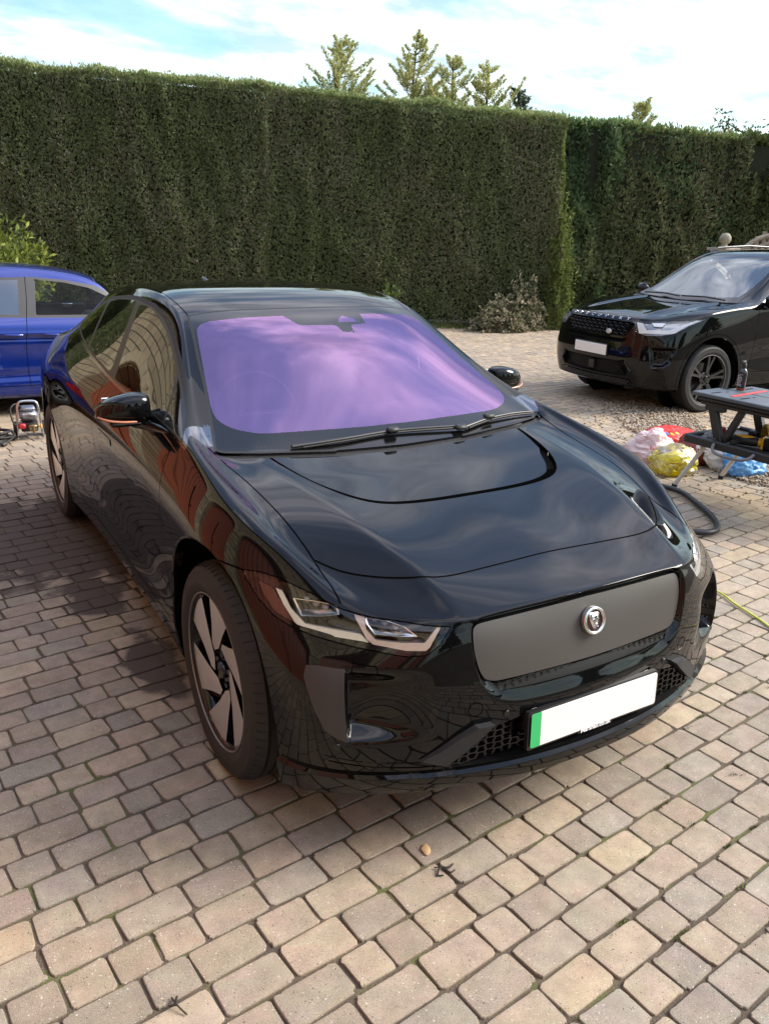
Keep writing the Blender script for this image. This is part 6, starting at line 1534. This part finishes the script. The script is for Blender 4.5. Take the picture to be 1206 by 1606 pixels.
    q=MB(); q.tube([(.0,3.0,1.395),(.0,3.06,1.47)],.003,5); q.build('roof_aerial',M_dark,t)
    place(t,1.70,7.86,math.radians(90)); return t
blue=build_blue()
# ============================================================ WORKBENCH, TOOLS, BAGS, WASHER, CABLES
M_bench=mat('bench_grey_plastic',(.075,.085,.10),.5); noise_var(M_bench,12,.15,.2,400,bdist=.0005)
M_alu=mat('pale_leg_tube',(.62,.61,.57),.4)
def workbench():
    X0,X1,Y0,Y1=3.25,3.85,1.22,2.43
    t=thing('workbench','black two-tier folding workbench with pale tubular legs at the right edge','workbench',(3.55,1.83,0)); ox,oy=3.55,1.83
    def B(q,x0,x1,y0,y1,z0,z1,bev=.006): q.box(((x0+x1)/2-ox,(y0+y1)/2-oy,(z0+z1)/2),(x1-x0,y1-y0,z1-z0),bev)
    q=MB(); B(q,X0,X1-.31,Y0,Y1,.735,.762); B(q,X0+.30,X1,Y0,Y1-.06,.735,.762); q.build('bench_top',M_bench,t,30)
    q=MB(); B(q,X0+.01,X1-.01,Y0+.03,Y1-.04,.705,.734,.01); B(q,X0+.03,X0+.09,Y0+.05,Y1-.06,.675,.705,.008); B(q,X1-.09,X1-.03,Y0+.05,Y1-.09,.675,.705,.008); q.build('top_frame',M_plast,t,30)
    # slots and dog holes
    q=MB()
    for i in range(5):
        for j in range(2): q.box((X0+.10+.36*j-ox,Y0+.12+.24*i-oy,.7625),(.10,.018,.002))
        q.lathe([(0,.0),(.011,.0)],(X0+.20-ox,Y0+.18+.22*i-oy,.7634),'Z',12)
    q.build('slots',M_dark,t)
    q=MB(); q.box((3.545-ox,2.17-oy,.7636),(.44,.035,.002),0,(0,0,.10)); q.build('ruler_stripe',mat('red_stripe',(.55,.05,.04),.5),t)
    q=MB(); B(q,X0-.01,X1+.01,Y0,Y1-.01,.395,.42); B(q,X0-.02,X0+.02,Y0-.01,Y1,.385,.445,.008); B(q,X1-.02,X1+.02,Y0-.01,Y1,.385,.445,.008); B(q,X0,X1,Y1-.03,Y1+.01,.385,.445,.008); q.build('lower_tray',M_plast,t,30)
    for sx,xx in((-1,X0+.06),(1,X1-.06)):
        for yy,fy in((Y1-.16,Y1+.06),(Y0+.14,Y0-.10)):
            q=MB(); q.tube([(xx+sx*.01-ox,yy-oy,.40),(xx+sx*.03-ox,fy-oy,.02)],.0165,12); l=q.build('leg',M_alu,t,50)
            q=MB(); q.tube([(xx+sx*.028-ox,fy-oy-.004*(1 if fy>yy else -1),.032),(xx+sx*.031-ox,fy-oy,.0)],.021,12); q.build('foot',M_rub,l,50)
        for yy,d in((Y1-.20,.10),(Y0+.20,-.10)):
            q=MB(); q.box((xx-ox,yy-oy,.555),(.05,.065,.30),.008,(-.38*(1 if d>0 else -1),0,0)); q.box((xx-ox,yy-d*1.5-oy,.57),(.04,.05,.28),.008,(.42*(1 if d>0 else -1),0,0)); q.box((xx-ox,yy-oy+d*.2,.665),(.055,.16,.05),.01); q.box((xx-ox,yy-oy,.435),(.07,.09,.04),.01); q.build('strut',M_plast,t,30)
    q=MB(); q.tube(crom([(X0-.02-ox,2.16-oy,.425),(X0-.055-ox,2.14-oy,.395),(X0-.075-ox,2.08-oy,.375),(X0-.075-ox,1.92-oy,.375),(X0-.055-ox,1.85-oy,.395),(X0-.02-ox,1.83-oy,.425)],4),.011,10); q.build('carry_handle',mat('grey_handle',(.17,.17,.17),.5),t,50)
    q=MB(); q.box((X0+.20-ox,2.27-oy,.47),(.03,.05,.075),.01); q.build('release_catch',mat('red_plastic',(.42,.02,.03),.4),t,30)
    return t
workbench()
def bottle(x,y,z):
    t=thing('spray_bottle','small black trigger bottle with white print standing on the workbench top','bottle',(x,y,z))
    q=MB(); q.lathe([(0,.001),(.027,.0),(.030,.004),(.030,.125),(.028,.138),(.016,.155),(.013,.160),(.013,.170)],(0,0,0),'Z',24); q.build('body',mat('dark_bottle',(.012,.014,.018),.18,coat=.5),t,40)
    q=MB(); q.lathe([(.0305,.003),(.0308,.014),(.0305,.016)],(0,0,0),'Z',24); q.build('base_band',mat('amber_band',(.25,.05,.01),.4),t)
    q=MB(); q.lathe([(.016,.165),(.017,.168),(.017,.188),(.012,.195),(.010,.205),(0,.206)],(0,0,0),'Z',18); q.box((-.012,0,.205),(.05,.018,.022),.006); q.tube([(-.03,0,.20),(-.036,0,.175)],.004,6); q.build('trigger_head',M_plast,t,40)
    q=MB(); 
    for k in range(9): q.box((-.0300,-.008+.002*((k*7)%5),.035+.010*k),(.002,.026-.003*((k*5)%4),.0022),0,(0,0,0))
    for k in range(5): q.box((-.0262,.0165,.04+.016*k),(.002,.006,.009),0,(0,0,-.6))
    q.build('label_print',mat('white_print'),t)
bottle(3.62,2.30,.7625)
def drill(x,y,z,rz):
    t=thing('cordless_polisher','yellow and black cordless power tool lying on the workbench tray','power tool',(x,y,z),rz)
    my=mat('tool_yellow',(.80,.42,.02),.4)
    q=MB(); q.tube([(-.13,0,.035),(-.11,0,.036),(-.02,0,.038),(.05,0,.04),(.08,0,.04)],[.022,.034,.035,.032,.024],16); q.build('motor_body',M_plast,t,40)
    q=MB(); q.tube([(-.09,0,.052),(-.03,0,.056),(.04,0,.055)],[.020,.026,.018],12); q.tube([(.07,0,.04),(.10,0,.04)],[.030,.030],14); q.build('yellow_housing',my,t,40)
    q=MB(); q.tube([(-.05,0,.03),(-.07,-.07,.03),(-.08,-.12,.03)],[.020,.018,.020],10); q.build('grip',M_plast,t,40)
    q=MB(); q.box((.15,-.01,.045),(.10,.075,.085),.01); q.build('battery_pack',M_satin,t,30)
    q=MB(); q.box((.105,-.01,.045),(.02,.078,.088),.006); q.build('battery_band',my,t,30)
drill(3.42,2.02,.421,-1.25)
t=thing('polishing_disc','worn yellow sponge disc standing on edge on the workbench tray','sponge disc',(3.72,2.10,.421),.4)
q=MB(); q.lathe([(0,-.03),(.045,-.032),(.056,-.022),(.058,.015),(.050,.025),(.02,.027),(0,.024)],(0,0,.058),'Y',28); md=mat('dirty_yellow_sponge',(.30,.21,.03),.9); noise_var(md,60,.5,.6,200); q.build('sponge',md,t,50)
q=MB(); q.lathe([(0,-.034),(.022,-.034),(.022,-.03)],(0,0,.058),'Y',18); q.build('backing_plate',M_plast,t,50)
t=thing('rag','crumpled grey cloth lying on the workbench tray','cloth',(3.40,2.30,.421))
def crumple(name,rx,ry,rz,m,parent,seed,n=26,amp=.3,sharp=2.5,flat=.15,z0=0):
    V=[];F=[];N=n;M_=n//2
    for i in range(M_+1):
        ph=math.pi*i/M_
        for k in range(N):
            th=2*math.pi*k/N; d=Vector((math.sin(ph)*math.cos(th),math.sin(ph)*math.sin(th),math.cos(ph)))
            a=noise.noise(d*1.3+Vector((seed,0,0)))*amp+(1-2*abs(noise.noise(d*sharp+Vector((seed*3,1,0)))))*amp*.45+noise.noise(d*8+Vector((0,seed,0)))*amp*.12
            a+=(1-2*abs(noise.noise(d*5.5+Vector((seed,seed,2)))))*amp*.22+(1-2*abs(noise.noise(d*12+Vector((2,seed,seed)))))*amp*.10-.08*amp
            r=1+a; z=d.z*rz*r; z=max(z,-rz*(1-flat)) if z<0 else z
            V.append((d.x*rx*r,d.y*ry*r,z+rz*(1-flat)+z0))
    for i in range(M_):
        for k in range(N): F.append((i*N+k,(i+1)*N+k,(i+1)*N+(k+1)%N,i*N+(k+1)%N))
    q=MB(); q.add(V,F); return q.build(name,m,parent,38,merge=True)
mc=mat('grey_cloth',(.22,.22,.23),.9); crumple('cloth',.09,.05,.02,mc,t,4,amp=.5)
# carrier bags on the paving
def bag_mat(name,base,trans,rough=.35):
    m=mat(name,base,rough,spec=.4); nt,N,L,p=nodes_of(m); out=[n for n in N if n.type=='OUTPUT_MATERIAL'][0]
    tr=N.new('ShaderNodeBsdfTranslucent'); tr.inputs['Color'].default_value=rgba(base); mx=N.new('ShaderNodeMixShader'); mx.inputs[0].default_value=trans; L.new(p.outputs[0],mx.inputs[1]); L.new(tr.outputs[0],mx.inputs[2]); L.new(mx.outputs[0],out.inputs[0])
    tc=N.new('ShaderNodeTexCoord'); v=N.new('ShaderNodeTexVoronoi'); v.feature='DISTANCE_TO_EDGE'; v.inputs['Scale'].default_value=16; n=N.new('ShaderNodeTexNoise'); n.inputs['Scale'].default_value=12; n.inputs['Detail'].default_value=6; L.new(tc.outputs['Object'],n.inputs['Vector']); L.new(n.outputs[1],v.inputs['Vector'])
    b=N.new('ShaderNodeBump'); b.inputs['Strength'].default_value=.8; b.inputs['Distance'].default_value=.02; L.new(n.outputs[0],b.inputs['Height']); L.new(b.outputs[0],p.inputs['Normal']); return m
G='bags dumped under the workbench'
t=thing('carrier_bag','tall thin pinkish white carrier bag, left of the group under the workbench','bag',(3.72,3.12,0),0,G)
crumple('bag_body',.20,.17,.12,bag_mat('pink_white_plastic',(.86,.74,.74),.45),t,1.3,72,.26,2.2)
q=MB(); 
o=crumple('bag_top',.12,.10,.075,mat('pink_white_plastic'),t,7,60,.40,3.0,z0=.13)
q=MB()
for k in range(5): q.box((-.17+.03*k,-.13-.004*k,.17-.02*k),(.03,.004,.035),.001,(0,.2,.4))
q.build('red_print',mat('red_plastic'),t)
t=thing('carrier_bag','bright yellow carrier bag inside a clear sack, beside the pale bench leg','bag',(3.60,2.80,0),0,G)
crumple('bag_body',.175,.13,.085,bag_mat('yellow_plastic',(.92,.80,.02),.45),t,2.7,72,.28,2.8)
mcl=glass_mat('clear_sack_film',(1,1,1),(.99,.99,.99),.03,rough=.3); crumple('clear_sack',.20,.15,.115,mcl,t,5.2,60,.30,2.4)
t=thing('carrier_bag','flat red carrier bag with small blue and yellow print behind the pinkish bag','bag',(4.18,3.38,0),0,G)
crumple('bag_body',.28,.20,.10,bag_mat('red_plastic_bag',(.72,.05,.04),.3),t,8.1,72,.30,2.0)
q=MB(); q.box((-.13,-.10,.175),(.06,.05,.02),.008,(.3,.2,.3)); q.build('blue_patch',mat('blue_print',(.03,.10,.45),.4),t,30); q=MB(); q.box((-.04,-.12,.165),(.10,.05,.02),.008,(.3,0,.1)); q.build('yellow_patch',mat('yellow_print',(.80,.60,.03),.4),t,30)
t=thing('carrier_bag','brownish red bag with large white letters between the yellow and the blue bag','bag',(4.02,2.93,0),0,G)
crumple('bag_body',.15,.15,.13,bag_mat('brown_red_plastic',(.22,.05,.035),.2),t,3.9,64,.20,1.8)
M=Matrix.Translation((-.075,-.128,.17))@Matrix.Rotation(math.radians(-42),4,'Z')@Matrix.Rotation(math.radians(78),4,'X')@Matrix.Rotation(-.15,4,'Z')
text_obj('white_letters','KE',.085,M,mat('white_print'),t,.004,bold=.003)
t=thing('carrier_bag','white carrier bag streaked with black behind the rear bench leg','bag',(4.10,2.72,0),0,G)
mb_=bag_mat('white_streaked_plastic',(.80,.80,.82),.3); crumple('bag_body',.12,.11,.115,mb_,t,6.6,64,.35,2.6)
q=MB()
for k in range(6): q.tube([(-.09+.012*k,-.10+.006*k,.05+.02*k),(-.06+.014*k,-.115+.01*k,.07+.02*k),(-.05+.01*k,-.105+.006*k,.10+.018*k)],.005,5)
q.build('black_streaks',M_dark,t)
t=thing('carrier_bag','light blue crumpled plastic bag next to the rear bench leg','bag',(4.13,2.52,0),0,G)
crumple('bag_body',.17,.13,.10,bag_mat('light_blue_plastic',(.22,.50,.80),.35),t,9.4,72,.34,3.0)
# pressure washer
def washer():
    t=thing('pressure_washer','small pressure washer with chrome tubular frame beside the blue car','pressure washer',(-.80,6.06,0),-.10)
    mfr=mat('frame_chrome',(.62,.62,.62),.18,metal=1)
    for sx in(-1,1): pass
    q=MB(); pts=crom([(-.105,-.02,.012),(-.095,-.01,.12),(-.088,.0,.24),(-.080,.01,.305),(-.05,.012,.335),(.05,.012,.335),(.080,.01,.305),(.088,.0,.24),(.095,-.01,.12),(.105,-.02,.012)],4); q.tube(pts,.0095,10); q.build('frame_hoop',mfr,t,60)
    q=MB(); q.tube([(-.095,-.01,.10),(-.10,.14,.10),(-.09,.20,.22)],.008,8); q.tube([(.095,-.01,.10),(.10,.14,.10),(.09,.20,.22)],.008,8); q.tube([(-.09,.2,.22),(.09,.2,.22)],.008,8); q.tube([(-.1,-.03,.035),(-.1,.2,.035)],.008,8); q.tube([(.1,-.03,.035),(.1,.2,.035)],.008,8); q.build('base_frame',mat('dark_frame',(.03,.03,.03),.4),t,60)
    q=MB(); q.box((0,.08,.20),(.15,.14,.09),.03); q.box((0,.08,.26),(.12,.12,.04),.015); q.build('motor_cover',mat('washer_silver',(.30,.33,.36),.3,metal=.6),t,40)
    q=MB(); q.lathe([(0,-.07),(.05,-.07),(.055,-.05),(.055,.06),(.04,.07),(0,.07)],(0,.09,.105),'X',20); q.build('motor',mat('motor_dark',(.03,.028,.028),.5),t,50)
    q=MB(); q.box((.025,.015,.10),(.075,.06,.06),.012); q.tube([(.0,-.01,.09),(.055,-.012,.085)],.014,10); q.tube([(.03,-.02,.12),(.03,-.03,.06)],.012,10); q.build('brass_pump',mat('dull_brass',(.25,.19,.10),.4,metal=.8),t,45)
    q=MB(); q.box((-.062,-.02,.125),(.06,.04,.045),.01); q.build('red_fitting',mat('red_plastic'),t,40)
    q=MB(); q.tube([(.085,-.03,.115),(.098,-.03,.12)],.016,10); q.box((.092,-.03,.118),(.012,.04,.04),.004); q.build('yellow_tap',mat('tool_yellow'),t,40)
    q=MB(); q.lathe([(0,.0),(.03,.0),(.032,.008),(.028,.014),(0,.016)],(.03,.015,.215),'Z',18); q.build('white_cap',mat('white_cap',(.7,.7,.68),.4),t,50)
    q=MB(); q.lathe([(.045,-.018),(.06,-.018),(.066,-.01),(.066,.01),(.06,.018),(.045,.018)],(-.115,.16,.066),'X',20); q.build('wheel',M_rub,t,50)
    q=MB(); q.lathe([(.0,-.018),(.06,-.018),(.066,-.01),(.066,.01),(.06,.018),(.0,.018)],(.115,.16,.066),'X',20); q.build('wheel',M_rub,t,50)
    q=MB(); q.tube(crom([(-.06,.0,.16),(-.12,-.04,.15),(-.14,.02,.26),(-.10,.09,.30),(-.05,.1,.27)],5),.008,8); q.build('cable_loop',M_rub,t,60)
washer()
t=thing('hose_coil','coiled black hose lying on the paving at the left edge by the pressure washer','hose',(-1.10,6.08,0))
q=MB(); pts=[]
for k in range(150):
    a=2*math.pi*k/30; r=.145+.022*math.sin(a*.37+1)+.012*math.sin(a*1.7); pts.append((r*math.cos(a),r*.95*math.sin(a),.014+.0032*k/6+.008*math.sin(a*2.3)))
pts+= [(.17,-.05,.05),(.12,-.14,.04),(.06,-.19,.015)]; q.tube(pts,.0105,8); q.build('hose_loops',M_rub,t,60)
q=MB(); q.tube([(.075,-.18,.02),(.045,-.205,.014)],.018,10); q.build('hose_end',M_plast,t,50)
# vacuum hose behind the front wing, yellow cord
q=MB(); base=crom([(1.7,3.1,.032),(2.5,3.05,.032),(3.0,2.72,.032),(3.16,2.38,.032),(3.04,2.08,.032),(2.90,1.84,.032),(2.77,1.69,.032),(2.64,1.63,.032),(2.52,1.70,.032),(2.30,2.0,.032),(1.7,2.5,.032)],14)
P=[];Rr=[]
for i,p in enumerate(base): P.append(p); Rr.append(.019 if i%2 else .021)
q.tube(P,Rr,12); o=q.build('vacuum_hose',mat('ribbed_hose_black',(.015,.015,.016),.45),None,60); tag(o,'black ribbed vacuum hose curving out beside the front wing','hose')
q=MB(); q.tube(crom([(1.0,1.9,.008),(1.45,1.55,.008),(1.75,1.25,.008),(1.93,1.048,.008),(1.885,.87,.008),(1.84,.70,.008),(1.80,.56,.008),(1.76,.2,.008),(1.9,-.4,.008)],8),.0055,8); o=q.build('cord',mat('yellow_green_cord',(.55,.62,.06),.45),None,60); tag(o,'thin yellow-green cord running across the paving from under the car','cord')
q=MB(); q.tube(crom([(2.85,2.95,.01),(2.98,2.75,.012),(3.12,2.68,.01),(3.3,2.9,.01)],6),.008,8); o=q.build('cord',mat('yellow_green_cord'),None,60); tag(o,'short length of yellow-green cord beyond the front wing','cord')
# small litter on the foreground paving
t=crumple('leaf',.022,.013,.004,mat('dry_leaf',(.50,.33,.17),.7),None,2,16,.2); t.location=(-.509,.155,.001); t.rotation_euler=(0,0,1.2); tag(t,'small dry tan leaf on the paving in front of the bumper','leaf')
def twig(label,x,y,rz,P):
    q=MB()
    for pts,r in P: q.tube(crom(pts,3),r,5)
    o=q.build('twig',mat('dark_twig',(.022,.016,.012),.8),None,60); o.location=(x,y,.004); o.rotation_euler=(0,0,rz); tag(o,label,'twig')
twig('crumpled dark twig on the block below the dry leaf',-.505,.05,.1,[([(-.035,0,0),(-.01,.018,.006),(.012,.004,.004),(.035,.012,0)],.0028),([(-.01,.018,.006),(-.022,.03,.003)],.002),([(.0,.008,.004),(.006,-.012,.002),(.024,-.010,.0)],.0024),([(-.03,.0,0),(-.02,-.010,.003)],.0022)])
twig('small upright dark twig at the bottom edge of the photo',-1.33,.0,1.9,[([(-.035,0,0),(0,.004,.008),(.03,-.002,.002)],.0022),([(0,.004,.008),(.014,.018,.004)],.0028),([(.01,.0,.006),(.022,-.012,.003)],.003)])
